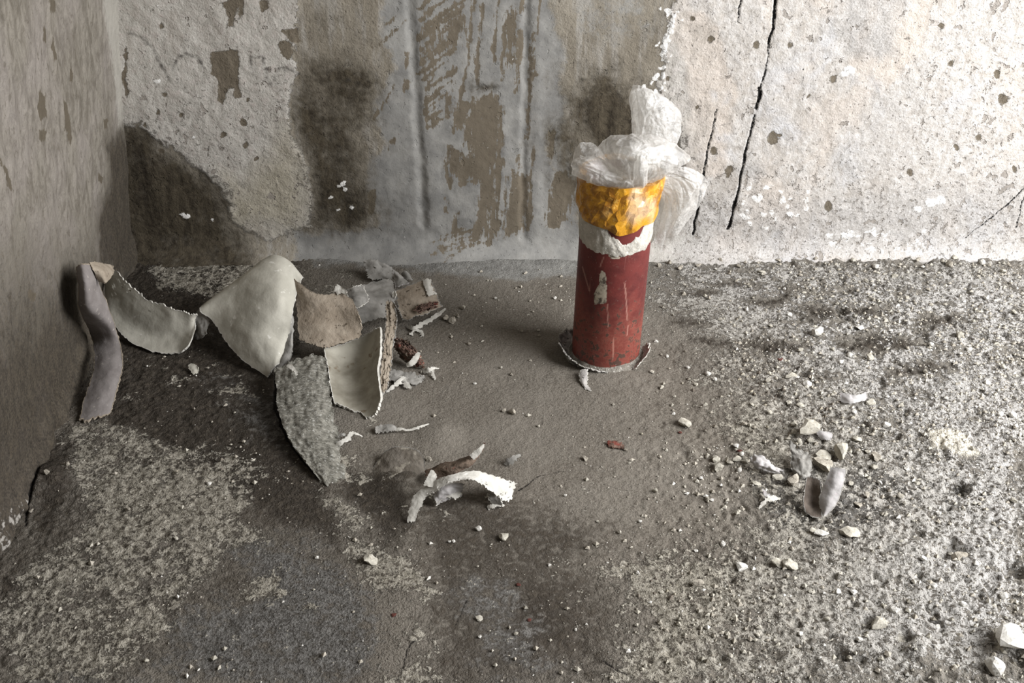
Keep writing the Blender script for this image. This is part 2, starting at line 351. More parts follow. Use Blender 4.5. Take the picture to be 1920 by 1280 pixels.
    PATCH = [([(270, 480), (360, 462), (490, 470), (500, 505), (420, 560), (300, 545)], 0.74),
                 ([(110, 800), (200, 780), (240, 800), (300, 830), (480, 850), (500, 880), (430, 960), (520, 1010), (420, 1040), (330, 1150), (230, 1260), (100, 1290), (0, 1290), (0, 1120), (80, 1030), (150, 960)], 0.68),
                 ([(160, 900), (330, 870), (470, 930), (440, 1000), (250, 1030), (140, 1020)], 0.86),
                 ([(400, 730), (450, 725), (480, 745), (430, 755), (405, 748)], 0.75),
                 ([(610, 930), (650, 920), (665, 1010), (700, 1040), (660, 1050), (625, 990)], 0.88),
                 ([(680, 1050), (750, 1040), (770, 1080), (815, 1100), (800, 1130), (760, 1120), (690, 1105)], 0.90),
                 ([(715, 1185), (780, 1150), (790, 1190), (740, 1200)], 0.88), ([(700, 1245), (800, 1220), (830, 1290), (690, 1290)], 0.80),
                 ([(620, 830), (700, 850), (720, 905), (640, 900)], 0.62), ([(775, 950), (810, 945), (815, 965), (785, 968)], 0.7),
                 ([(420, 1080), (520, 1070), (530, 1120), (430, 1140)], 0.72), ([(580, 520), (700, 500), (740, 540), (620, 560)], 0.40),
                 ([(1140, 1060), (1330, 1040), (1400, 1140), (1280, 1290), (1130, 1290), (1220, 1180), (1180, 1120)], 0.80)]
    for q in [[(130, 1070), (240, 1045), (270, 1100), (200, 1125), (125, 1110)], [(360, 1010), (520, 1005), (640, 1040), (700, 1080), (690, 1290), (330, 1290), (260, 1230), (340, 1140), (470, 1110)],
              [(250, 905), (320, 905), (330, 935), (280, 940)], [(40, 1260), (150, 1240), (330, 1290), (40, 1300)], [(380, 700), (560, 780), (620, 880), (520, 850)]]:
        F.poly(blue, q, 0.04, 0.72)
    for q in [[(360, 1140), (560, 1120), (700, 1150), (700, 1290), (300, 1290)], [(140, 1075), (235, 1055), (262, 1098), (190, 1115)]]:
        F.poly(dark, q, 0.03, 0.62)
    nl = sstep(0.42, 0.85, blue); lime = np.minimum(lime, 1 - (0.58 - 0.15 * sstep(-0.1, 0.2, X)) * nl)
    lime *= 1 - 0.8 * sstep(0.55, 0.95, dark) * sstep(0.15, -0.05, X)
    lime = lime - 0.62 * dark * sstep(0.1, 0.25, X) + 0.22 * fbm(X, Y, 11, 3, 93) * (0.4 + 0.6 * sstep(0.3, 0.7, lime))
    for q, v in PATCH: F.poly(lime, q, 0.016, v)
    rp = random.Random(31)
    for k in range(120):                          # stray flecks of crust on the damp part
        x = rp.uniform(220, 760); y = rp.uniform(560, 1260); F.ell(lime, x, y, rp.uniform(4, 26), rp.uniform(2, 7), 0.012, rp.uniform(0.5, 0.8), rp.uniform(-25, 5), 8)
    for q in [[(1735, 815), (1790, 815), (1825, 850), (1790, 862), (1745, 840)], [(1860, 1190), (1915, 1195), (1915, 1230), (1880, 1232)], [(1700, 1190), (1740, 1215), (1715, 1235)]]:
        F.poly(cream, q, 0.008, 0.8)
    F.big(False)
    for q, w, w2 in [([(517, 700), (516, 755), (530, 800), (548, 835), (585, 880), (610, 905)], .0042, .0018), ([(972, 918), (990, 905), (1010, 892), (1050, 884), (1110, 882)], .0012, .0003),
                     ([(875, 1125), (862, 1150), (853, 1172)], .0011, .0006), ([(777, 1200), (762, 1220), (756, 1250), (745, 1275)], .0012, .0006), ([(955, 1220), (952, 1260)], .0006, .0003),
                     ([(1596, 1000), (1600, 1060)], .0010, .0004), ([(1130, 908), (1160, 918), (1190, 922)], .0007, .0002), ([(1130, 1240), (1160, 1255), (1175, 1262)], .0015, .0008),
                     ([(1330, 538), (1420, 535), (1480, 540)], .0008, .0004), ([(82, 880), (62, 915), (50, 950), (48, 985)], .0035, .0015)]:
        F.stroke(crack, q, w, 0.0028, 1.0, w2)
    h = hfun(X, Y) - 0.004 * sstep(0.5, 0.9, crack) - 0.0015 * sstep(0.4, 0.8, dark) * sstep(0.05, -0.1, X)
    h = h + (0.0010 * sstep(0.3, 0.7, lime)) * fbm(X, Y, 130, 3, 90)
    P = np.stack([X, Y, h], 1)
    o = grid_mesh('floor', P, sh[0], sh[1], dict(lime=lime, dark=dark, blue=blue, pale=pale, smooth=smooth, cream=cream, crack=crack, skim=skim), mat_floor())
    tag(o, 'rough dirty grey concrete floor with damp patches and pale lime crust', 'floor', kind='structure')
build_floor()

# ------------------------------------------------------------------ back wall
def build_back():
    xs = lines(C0.x - 0.10, 0.98, STEP, C0.x - 0.10, 2.4); zs = lines(-0.02, 0.50, STEP, -0.02, 1.5)
    X, Zc = np.meshgrid(xs, zs, indexing='ij'); sh = X.shape; X = X.ravel(); Zc = Zc.ravel()
    F = Field(X, Zc, wl); O = lambda: np.zeros_like(X)
    wash, white, tan, grey, pits, skim, bare, damp, soot, speck, crack, warm = [O() for _ in range(12)]
    F.big(0.45)
    T = -420                                     # the stains run on above the frame
    F.poly(wash, [(150, T), (585, T), (566, 0), (556, 50), (546, 78), (540, 110), (556, 135), (548, 170), (546, 250), (560, 275), (574, 310), (582, 350), (590, 425), (500, 450), (440, 415), (400, 350), (340, 285), (262, 245), (180, 235)], 0.010)
    F.big(True)
    F.poly(tan, [(540, 245), (570, 290), (590, 430), (430, 430), (440, 370), (500, 300)], 0.035, 0.95)
    F.poly(tan, [(410, 330), (560, 400), (580, 440), (420, 420)], 0.03, 1.0)
    F.poly(damp, [(215, 262), (258, 236), (345, 285), (402, 350), (448, 420), (480, 470), (470, 500), (180, 520), (175, 330)], 0.035, 0.86)
    F.poly(damp, [(255, 300), (370, 340), (420, 420), (330, 450), (260, 470)], 0.03, 1.0)
    # column of damp plaster
    F.poly(damp, [(552, 120), (640, 95), (720, 130), (735, 190), (690, 260), (700, 330), (705, 420), (640, 445), (590, 440), (585, 340), (556, 270)], 0.035, 0.66)
    F.poly(damp, [(600, 130), (650, 125), (715, 140), (700, 170), (640, 185), (605, 160)], 0.02, 0.84)
    F.poly(damp, [(560, 170), (620, 200), (640, 300), (690, 400), (680, 430), (600, 430), (580, 300)], 0.025, 0.80)
    F.poly(damp, [(566, 0), (700, 0), (700, 110), (560, 120)], 0.04, 0.30)
    F.poly(damp, [(1030, 165), (1080, 140), (1140, 128), (1200, 175), (1255, 185), (1300, 330), (1190, 420), (1085, 420), (1040, 330), (1010, 250)], 0.04, 0.62)  # dark cloud on the wall around and behind the pipe
    F.poly(damp, [(1090, 150), (1140, 130), (1200, 180), (1240, 250), (1180, 310), (1110, 270), (1080, 210)], 0.035, 1.0)
    F.poly(damp, [(1190, 0), (1262, 0), (1240, 150), (1200, 170)], 0.03, 0.30)
    F.poly(damp, [(880, 150), (940, 150), (945, 178), (890, 180)], 0.015, 0.55)
    # grey skim in broad vertical bands
    F.poly(skim, [(700, T), (1030, T), (1045, 0), (1045, 430), (1090, 440), (1090, 500), (560, 500), (560, 445), (640, 440), (700, 420), (690, 320), (715, 200), (735, 110), (700, 60)], 0.020)
    F.poly(skim, [(1040, 200), (1090, 320), (1090, 480), (1040, 470)], 0.02, 0.9)
    F.poly(skim, [(1060, T), (1240, T), (1240, 80), (1120, 110), (1060, 90)], 0.05, 0.45)
    F.big(False)
    S = lambda pts, w, w2=None, v=1.0: F.stroke(bare, pts, w * 1.15 + 0.0004, 0.0065, v, None if w2 is None else w2 * 1.15 + 0.0004)
    rnd = random.Random(4)
    for k in range(24):                          # diagonal trowel marks
        y0 = 8 + k * 9.6 + rnd.uniform(-3, 3); x0 = 787 + rnd.uniform(-3, 14) + (10 if k > 14 else 0); L = rnd.uniform(40, 88) if k < 15 else rnd.uniform(25, 45)
        x1 = min(x0 + L, 886); S([(x0, y0 + 8), (x1, y0 + 8 - (x1 - x0) * 0.72)], rnd.uniform(.0012, .0040), rnd.uniform(.0008, .0026))
    for (x0, y0, x1, y1, w) in [(888, 0, 878, 120, .003), (880, 100, 850, 245, .0025), (905, 10, 893, 200, .002), (950, 20, 940, 150, .002), (935, 0, 925, 120, .0016), (968, 10, 962, 90, .002), (975, 60, 968, 170, .0035),
                                (1012, 0, 1000, 130, .0015), (1000, 60, 992, 210, .002), (992, 170, 990, 260, .0014), (912, 250, 895, 340, .006), (920, 210, 905, 420, .010), (870, 200, 862, 235, .010), (940, 200, 932, 330, .004),
                                (855, 290, 850, 320, .008), (842, 275, 843, 350, .003), (870, 330, 868, 345, .007), (935, 300, 922, 440, .006), (950, 330, 940, 440, .002), (962, 320, 955, 420, .0025), (970, 290, 966, 435, .002), (993, 330, 990, 430, .0025),
                                (1000, 280, 992, 340, .0016), (905, 400, 890, 445, .008), (930, 420, 915, 452, .007), (960, 400, 952, 440, .006), (860, 400, 850, 430, .003), (838, 370, 836, 395, .002), (876, 340, 920, 342, .003),
                                (1052, 335, 1040, 420, .014), (1068, 345, 1050, 400, .010), (1035, 250, 1030, 290, .006), (720, 190, 700, 225, .002), (740, 160, 725, 185, .001), (700, 90, 760, 40, .001), (735, 265, 728, 280, .0025), (765, 155, 758, 168, .004), (764, 100, 762, 125, .003), (812, 140, 800, 165, .0015),
                                (980, 0, 975, 20, .004), (700, 55, 745, 30, .0012), (1005, 140, 1000, 150, .002)]:
        S([(x0, y0), ((x0 + x1) / 2 + rnd.uniform(-3, 3), (y0 + y1) / 2), (x1, y1)], w, w * 0.7)
    for k in range(9):
        y = 432 + k * 4.5; x = 800 + rnd.uniform(0, 40); S([(x, y + 6), (x + rnd.uniform(40, 100), y - 10)], .0009, .0006)
    for q in [[(884, 178), (938, 176), (944, 240), (938, 330), (922, 450), (888, 452), (902, 350), (880, 340), (850, 335), (848, 300), (880, 290), (862, 235)], [(792, 60), (850, 20), (884, 30), (880, 70), (800, 128), (788, 110)], [(820, 190), (850, 150), (868, 160), (840, 230), (826, 236)]]: F.poly(bare, q, 0.014, 0.62 if q[0][0] < 850 else 0.80)
    for q in [              [(940, 20), (975, 10), (968, 110), (940, 140)], [(1040, 330), (1078, 325), (1066, 420), (1024, 424), (1026, 380)], [(960, 330), (1000, 320), (990, 430), (940, 450)]]: F.poly(bare, q, 0.014, 0.80)
    for q in [[(690, 360), (705, 355), (703, 400), (690, 405)]]: F.poly(bare, q, 0.004)
    # bare drips in the left whitewash
    F.big(0.4)
    for q in [[(412, 0), (456, 0), (456, 40), (449, 44), (446, 20), (438, 52), (430, 50), (424, 22), (414, 8)], [(486, 6), (505, 3), (508, 18), (496, 26), (487, 18)], [(398, 100), (452, 97), (454, 130), (447, 150), (450, 182), (440, 186), (438, 165), (428, 170), (424, 196), (412, 188), (410, 155), (398, 142)],
              [(533, 56), (558, 52), (562, 80), (540, 82)], [(520, 80), (538, 76), (545, 100), (536, 112), (522, 102)], [(233, 90), (238, 95), (242, 170), (236, 188), (232, 160)]]:
        F.poly(bare, q, 0.005)
    for (x, y, r) in [(300, 44, 5), (295, 213, 5), (456, 230, 6), (306, 283, 5), (458, 268, 5), (345, 222, 4), (310, 180, 5), (210, 190, 4), (480, 298, 5), (465, 190, 4), (275, 238, 4), (420, 254, 5)]: F.ell(bare, x, y, r, r * 1.1, 0.004)
    for (x, y, r) in [(1885, 185, 9), (1411, 84, 7), (1330, 75, 6), (1448, 256, 7), (1458, 254, 4), (1565, 150, 6), (1702, 322, 6), (1866, 140, 6), (1338, 282, 6), (1367, 320, 7), (1305, 195, 4), (1250, 150, 5), (1840, 255, 5), (1900, 322, 5), (1480, 80, 5), (1550, 385, 8), (1300, 35, 4), (1800, 270, 6), (1770, 45, 5), (1780, 125, 5), (1520, 180, 4)]: F.ell(bare, x, y, r, r * 1.2, 0.005)
    for (x, y) in [(452, 330), (395, 300), (430, 300), (560, 330)]: F.stroke(bare, [(x, y - 40), (x - 2, y + 20)], .0006, .003, .8)
    F.big(False)
    # charcoal arcs
    for q in [[(240, 60), (262, 70), (285, 90), (300, 118), (318, 150)], [(326, 130), (332, 108), (350, 102), (372, 110), (382, 128)], [(468, 125), (472, 108), (492, 108), (500, 130), (508, 158)], [(518, 150), (524, 124), (545, 130), (560, 138)]]:
        F.stroke(soot, q, .0035, .008, .95)
    for q in [[(605, 132), (640, 145), (680, 160), (690, 155)], [(890, 160), (905, 155), (935, 165)], [(1070, 155), (1100, 150), (1135, 132)], [(920, 172), (932, 172)], [(1160, 170), (1165, 200)]]:
        F.stroke(soot, q, .006, .012, .72)
    # right whitewash
    F.big(0.45)
    F.poly(wash, [(1275, T), (2900, T), (2900, 520), (1100, 520), (1180, 470), (1250, 440), (1290, 380), (1270, 280), (1228, 160), (1238, 120), (1250, 60), (1264, 0)], 0.010)
    F.poly(white, [(1290, T), (2900, T), (2900, 520), (1330, 520), (1300, 400), (1300, 250), (1262, 150), (1270, 0)], 0.035, 0.92)
    F.big(True)
    F.poly(grey, [(1600, -60), (1715, -60), (1690, 50), (1665, 110), (1600, 105), (1570, 60)], 0.02, 0.80)
    F.poly(grey, [(1590, 60), (1690, 50), (1670, 110), (1600, 112)], 0.012, 1.0)
    F.poly(grey, [(1560, 160), (1720, 150), (1700, 340), (1560, 330)], 0.04, 0.36)
    F.poly(grey, [(1280, 380), (1620, 365), (1810, 340), (1900, 350), (2100, 420), (2300, 500), (1230, 500)], 0.03, 0.72)
    F.poly(pits, [(1290, 330), (1930, 340), (1930, 500), (1230, 500)], 0.04, 0.55)
    F.poly(pits, [(1690, 50), (1930, 0), (1930, 350), (1700, 340)], 0.05, 0.3)
    F.poly(pits, [(230, 180), (560, 180), (580, 440), (300, 420)], 0.05, 0.3)
    F.big(False)
    F.ell(grey, 1405, 320, 26, 14, 0.008, 1.0); F.ell(grey, 1880, 410, 22, 18, 0.01, 1.0); F.ell(grey, 1820, 412, 20, 12, 0.01, 0.9)
    for q, w in [([(1760, -60), (1725, 20), (1690, 90), (1660, 140)], .012), ([(1645, -40), (1630, 40), (1600, 110)], .004), ([(1330, 300), (1340, 180), (1300, 60)], .03)]: F.stroke(warm, q, w, .012, 1.0)
    F.stroke(grey, [(1580, 378), (1700, 365), (1810, 348)], .007, .012, .85)
    rs = random.Random(9)
    for k in range(70):
        t = rs.random(); y = 10 + 165 * t; x = 1258 - 28 * t + rs.gauss(0, 9); r = rs.uniform(1.2, 4.5); F.ell(speck, x, y, r, r * rs.uniform(.8, 1.5), 0.003, 1.0, 0, 8)
    for (x, y, r) in [(350, 405, 8), (343, 402, 5), (365, 256, 4), (296, 152, 4), (297, 13, 2), (644, 345, 7), (650, 355, 6), (636, 350, 4), (633, 392, 4), (660, 390, 3), (620, 372, 3), (398, 410, 2), (1592, 132, 9), (1582, 140, 6), (1480, 400, 7), (1745, 380, 12), (1765, 374, 10), (1720, 392, 8), (520, 485, 5), (1420, 370, 9), (1435, 350, 7)]:
        F.ell(speck, x, y, r, r * .7, 0.004)
    for k in range(26):
        F.ell(speck, rs.uniform(1530, 1740), rs.uniform(432, 466), rs.uniform(6, 22), rs.uniform(2, 6), 0.008, 0.68)
    for k in range(40):
        F.ell(speck, rs.uniform(1380, 1520), rs.uniform(340, 430), rs.uniform(2, 6), rs.uniform(2, 4), 0.005, 0.85)
    # splits in the plaster
    for q, w, w2 in [([(1400, T), (1388, -20), (1386, 10), (1382, 40)], .0032, .0018), ([(1345, 205), (1336, 240), (1328, 280), (1319, 326), (1312, 372), (1300, 440)], .0016, .0028),
                     ([(1500, T), (1455, 0), (1449, 40), (1443, 85)], .0038, .0026), ([(1443, 85), (1434, 140), (1422, 190)], .0014, .0022), ([(1424, 165), (1418, 205)], .0032, .0022), ([(1414, 215), (1409, 240), (1397, 290), (1388, 330), (1376, 385), (1364, 430)], .0022, .0030),
                     ([(1990, 290), (1920, 355), (1880, 390), (1845, 418), (1808, 446)], .0022, .0009), ([(1935, 340), (1915, 385), (1904, 425)], .0022, .0012), ([(1352, 60), (1340, 110)], .0004, .0003), ([(1510, 120), (1505, 160)], .0004, .0003)]:
        F.stroke(crack, q, w * 0.8, 0.0030, 1.0, w2 * 0.8)
    cove = 0.045 * (1 - np.sqrt(np.clip(1 - (1 - np.clip(Zc, 0, 0.045) / 0.045) ** 2, 0, 1)))
    cove *= 0.75 + 0.4 * fbm(X, Zc * 0, 6, 2, 31)
    d = 0.003 * fbm(X, Zc, 7, 3, 41) + 0.0008 * fbm(X, Zc, 50, 4, 42) + cove
    def groove(q, w, depth):
        g = O(); F.stroke(g, q, 0.0, w, 1.0); return depth * sstep(0.05, 0.5, g)
    d -= groove([(762, T), (768, 0), (778, 150), (784, 240), (790, 330), (794, 420)], 0.014, 0.0026); d += groove([(812, T), (800, 0), (802, 150), (810, 330), (815, 420)], 0.024, 0.001)
    d -= groove([(998, T), (986, 60), (984, 200), (980, 330), (982, 445)], 0.011, 0.0022); d += groove([(1010, T), (1006, 60), (1008, 250), (1003, 445)], 0.018, 0.0008)
    d += 0.0016 * sstep(0.25, 0.75, wash) * (1 + 0.7 * fbm(X, Zc, 55, 3, 48)) - 0.006 * sstep(0.5, 0.95, crack)
    d -= 0.0005 * sstep(0.3, 0.8, bare); d += 0.001 * sstep(0.2, 0.8, speck)
    d += 0.0008 * sstep(0.3, 0.8, pits) * fbm(X, Zc, 160, 2, 49)
    P = np.stack([X, YW - d, Zc], 1)
    o = grid_mesh('wall_back', P, sh[0], sh[1], dict(wash=wash, white=white, tan=tan, grey=grey, pits=pits, skim=skim, bare=bare, damp=damp, soot=soot, speck=speck, crack=crack, warm=warm), mat_back())
    tag(o, 'stained plaster wall behind the red pipe with patches of whitewash', 'wall', kind='structure')
build_back()

# ------------------------------------------------------------------ left wall
def build_left():
    ss_ = lines(-0.03, 0.80, STEP * 1.1, -0.03, 2.0); ts = lines(-0.02, 0.55, STEP * 1.1, -0.02, 1.5)
    S, T = np.meshgrid(ss_, ts, indexing='ij'); sh = S.shape; S = S.ravel(); T = T.ravel()
    F = Field(S, T, lw); O = lambda: np.zeros_like(S)
    wash, damp, bare, lime = O(), O(), O(), O()  # damp: real damp in the corner plus painted shade below and beside the strip
    F.poly(wash, [(188, -100), (260, -100), (260, 245), (224, 232), (212, 120), (196, 40)], 0.02, 1.0)
    F.big(True)
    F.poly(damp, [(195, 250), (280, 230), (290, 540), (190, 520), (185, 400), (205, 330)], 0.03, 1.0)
    F.poly(damp, [(-200, 560), (60, 520), (140, 500), (250, 440), (290, 540), (60, 1000), (-200, 1300)], 0.12, 1.0)  # shade painted in: lower wall darkened in place of light falloff
    F.poly(damp, [(-200, 740), (60, 700), (150, 620), (180, 760), (60, 1000), (-200, 1300)], 0.06, 1.25)  # darker still near the floor, same painted falloff
    F.poly(damp, [(100, 480), (160, 480), (160, 760), (110, 800), (120, 640)], 0.03, 0.8)  # shadow in the gap behind the paint strip, painted on the wall
    F.poly(lime, [(60, 900), (110, 800), (150, 770), (150, 830), (60, 960), (0, 1060), (-40, 1060), (-40, 1000)], 0.025, 0.55)
    F.big(False)
    for q in [[(90, 0), (104, 0), (106, 22), (98, 30), (93, 14)], [(80, 52), (88, 55), (89, 80), (82, 82)], [(74, 170), (84, 180), (86, 215), (76, 225), (70, 200)], [(100, 70), (108, 110), (104, 115), (99, 90)], [(130, 130), (137, 135), (136, 155), (131, 152)],
              [(118, 185), (127, 200), (135, 260), (131, 272), (121, 240)], [(72, 240), (88, 245), (86, 265), (72, 262)], [(195, 222), (203, 224), (202, 240), (195, 240)], [(185, 325), (195, 330), (193, 345), (186, 342)], [(50, 545), (70, 548), (68, 565), (55, 562)], [(0, 300), (12, 320), (25, 360), (10, 350)]]:
        F.poly(bare, q, 0.005)
    d = 0.004 * fbm(S, T, 6, 3, 61) + 0.0018 * fbm(S, T * 0.35, 45, 4, 62) + 0.0009 * fbm(S, T, 130, 3, 63) + 0.010 * sstep(0.05, 0.0, T) * (1 + fbm(S, T, 30, 3, 64))
    P = np.array(C0)[None, :] + S[:, None] * np.array(LE1) + T[:, None] * np.array(LE2) + d[:, None] * np.array(LN)
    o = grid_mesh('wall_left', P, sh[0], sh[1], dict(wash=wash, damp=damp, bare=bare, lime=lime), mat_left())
    tag(o, 'rough streaky grey plaster wall meeting the stained wall in the corner', 'wall', kind='structure')
build_left()
#OBJECTS
# ------------------------------------------------------------------ object materials
M = {}
def red_paint():
    n = N('red_pipe_paint'); a = n.noise(30, 6, 0.6); b = n.noise(110, 6, 0.65, 0.3); c = n.noise(300, 3, 0.6)
    col = n.mix(n.ss(a, 0.35, 0.65), (0.088, 0.016, 0.0145), (0.138, 0.025, 0.021))
    low = n.edge('low', a, 0.6, 0.35)
    col = n.mix(n.mul(low, 0.75), col, n.mix(n.ss(b, 0.35, 0.7), (0.18, 0.042, 0.03), (0.30, 0.10, 0.068)))
    col = n.mix(n.ss(b, 0.58, 0.70, 0, 0.45), col, (0.25, 0.095, 0.072))
    col = n.mix(n.ss(n.add(n.mul(n.attr('low'), 0.14), b), 0.655, 0.69, 0, 0.85), col, (0.045, 0.035, 0.026))
    scr = n.ss(n.noise(140, 3, 0.5, 0, n.vec((1, 1, 0.05), (0, 0.05, 0))), 0.67, 0.72)
    col = n.mix(n.mul(scr, 0.5), col, (0.50, 0.25, 0.19))
    col = n.mix(n.ss(c, 0.70, 0.76, 0, 0.7), col, (0.5, 0.42, 0.36))
    col = n.mix(n.attr('scratch'), col, (0.52, 0.30, 0.24))
    col = n.mix(n.edge('scuff', b, 0.9, 0.12), col, n.mix(n.ss(b, 0.40, 0.56), (0.075, 0.06, 0.045), (0.42, 0.37, 0.29)))
    return n.done(n.bsdf(col, n.mix(b, (0.42,) * 3, (0.62,) * 3), n.bump(b, 0.0006, 0.8), spec=0.4))
def tape():
    n = N('amber_tape'); a = n.noise(55, 5, 0.6, 0.6); b = n.noise(160, 4, 0.6, 0.8)
    col = n.mix(n.ss(a, 0.38, 0.62), (0.30, 0.125, 0.014), (0.60, 0.29, 0.022)); col = n.mix(n.ss(b, 0.56, 0.66, 0, 0.6), col, (0.70, 0.42, 0.10))
    col = n.mix(n.attr('clear'), col, (0.62, 0.47, 0.33))
    p = n.new('ShaderNodeBsdfPrincipled'); n.put(p.inputs['Base Color'], col); p.inputs['Roughness'].default_value = 0.28
    p.inputs['Specular IOR Level'].default_value = 0.5; n.put(p.inputs['Normal'], n.bump(b, 0.0012, 0.6))
    return n.done(p.outputs[0])
def film():
    n = N('milky_plastic_film'); a = n.noise(40, 5, 0.6, 1.0); b = n.noise(120, 5, 0.65, 1.2)
    nr = n.bump(n.add(a, n.mul(b, 0.5)), 0.006, 0.8)
    d = n.new('ShaderNodeBsdfDiffuse'); n.put(d.inputs[0], (0.80, 0.78, 0.745)); n.put(d.inputs['Normal'], nr)
    t = n.new('ShaderNodeBsdfTranslucent'); n.put(t.inputs[0], (0.90, 0.88, 0.84)); n.put(t.inputs['Normal'], nr)
    g = n.new('ShaderNodeBsdfGlossy'); n.put(g.inputs[0], (1, 1, 1)); g.inputs['Roughness'].default_value = 0.22; n.put(g.inputs['Normal'], nr)
    c = n.new('ShaderNodeBsdfTransparent'); n.put(c.inputs[0], (0.96, 0.96, 0.95))
    def mx(f, x, y):
        m = n.new('ShaderNodeMixShader'); n.put(m.inputs[0], f); n.put(m.inputs[1], x); n.put(m.inputs[2], y); return m.outputs[0]
    s = mx(0.42, d.outputs[0], t.outputs[0]); s = mx(n.ss(a, 0.3, 0.7, 0.60, 0.30), s, c.outputs[0]); s = mx(0.06, s, g.outputs[0])
    return n.done(s)
M['red'] = red_paint(); M['tape'] = tape(); M['film'] = film()
M['mortar'] = simple('pale_mortar', (0.40, 0.375, 0.325), (0.55, 0.52, 0.46), 70, 0.9, 0.0015, c3=(0.62, 0.60, 0.55), sc3=220)
M['pale'] = simple('pale_paint', (0.38, 0.363, 0.308), (0.48, 0.46, 0.395), 20, 0.8, 0.0010, c3=(0.62, 0.60, 0.54), sc3=60, t3=0.66, spec=0.15)
M['palegrn'] = simple('pale_dirty_paint', (0.23, 0.21, 0.165), (0.41, 0.385, 0.32), 22, 0.65, 0.0007, c3=(0.20, 0.16, 0.11), sc3=40, t3=0.64)
M['mauve'] = simple('mauve_grey_paint', (0.165, 0.147, 0.138), (0.225, 0.203, 0.192), 30, 0.8, 0.0008, c3=(0.32, 0.29, 0.26), sc3=130, t3=0.64)
M['greyp'] = simple('grey_paint', (0.175, 0.167, 0.15), (0.285, 0.272, 0.248), 45, 0.8, 0.001)
M['lav'] = simple('lavender_grey_paint', (0.35, 0.333, 0.322), (0.46, 0.44, 0.427), 60, 0.8, 0.0006, c3=(0.45, 0.40, 0.40), sc3=160, t3=0.62)
M['brown'] = simple('brown_cement_backing', (0.225, 0.185, 0.14), (0.30, 0.255, 0.20), 50, 0.92, 0.0016, c3=(0.09, 0.07, 0.05), sc3=130, t3=0.63)
M['dkbrown'] = simple('dark_brown_backing', (0.085, 0.062, 0.045), (0.17, 0.125, 0.092), 70, 0.9, 0.002, c3=(0.12, 0.045, 0.032), sc3=60, t3=0.62)
M['rust'] = simple('rust_brown_backing', (0.085, 0.048, 0.036), (0.19, 0.125, 0.095), 90, 0.9, 0.002, c3=(0.17, 0.05, 0.036), sc3=70, t3=0.60)
M['white'] = simple('white_torn_paint', (0.43, 0.412, 0.366), (0.55, 0.53, 0.48), 60, 0.8, 0.0008, c3=(0.52, 0.48, 0.43), sc3=180, t3=0.64)
M['dirt'] = simple('floor_dirt_skin', (0.115, 0.098, 0.078), (0.185, 0.165, 0.138), 40, 0.92, 0.002, c3=(0.27, 0.245, 0.20), sc3=60, t3=0.56)
M['dkchip'] = simple('shaded_brown_skin', (0.085, 0.068, 0.055), (0.15, 0.122, 0.10), 60, 0.9, 0.001)  # brown skin darkened to carry the shadow inside the hollow chip
M['bed'] = simple('gritty_mortar_bed', (0.15, 0.135, 0.112), (0.29, 0.268, 0.23), 90, 0.95, 0.003, c3=(0.42, 0.40, 0.36), sc3=260, t3=0.60)
M['collar'] = simple('collar_skin', (0.24, 0.225, 0.21), (0.40, 0.375, 0.35), 60, 0.85, 0.001)
M['crust'] = simple('grey_crust', (0.15, 0.143, 0.118), (0.30, 0.285, 0.243), 90, 0.95, 0.004, c3=(0.40, 0.39, 0.35), sc3=240, t3=0.58, stretch=(0.8, 2.2, 1))
M['crumbA'] = simple('beige_crumb', (0.31, 0.288, 0.238), (0.46, 0.432, 0.368), 2.2, 0.95, 0.0006, c3=(0.30, 0.27, 0.21), sc3=4, t3=0.6)
M['crumbB'] = simple('white_crumb', (0.48, 0.46, 0.415), (0.66, 0.64, 0.59), 2.2, 0.95, 0.0006, c3=(0.45, 0.42, 0.37), sc3=4, t3=0.64)
M['crumbC'] = simple('grey_crumb', (0.24, 0.215, 0.175), (0.40, 0.365, 0.305), 2.2, 0.95, 0.0006, c3=(0.12, 0.10, 0.08), sc3=4, t3=0.6)
M['crumbD'] = simple('red_crumb', (0.06, 0.02, 0.015), (0.12, 0.042, 0.032), 2.2, 0.9, 0.0003)

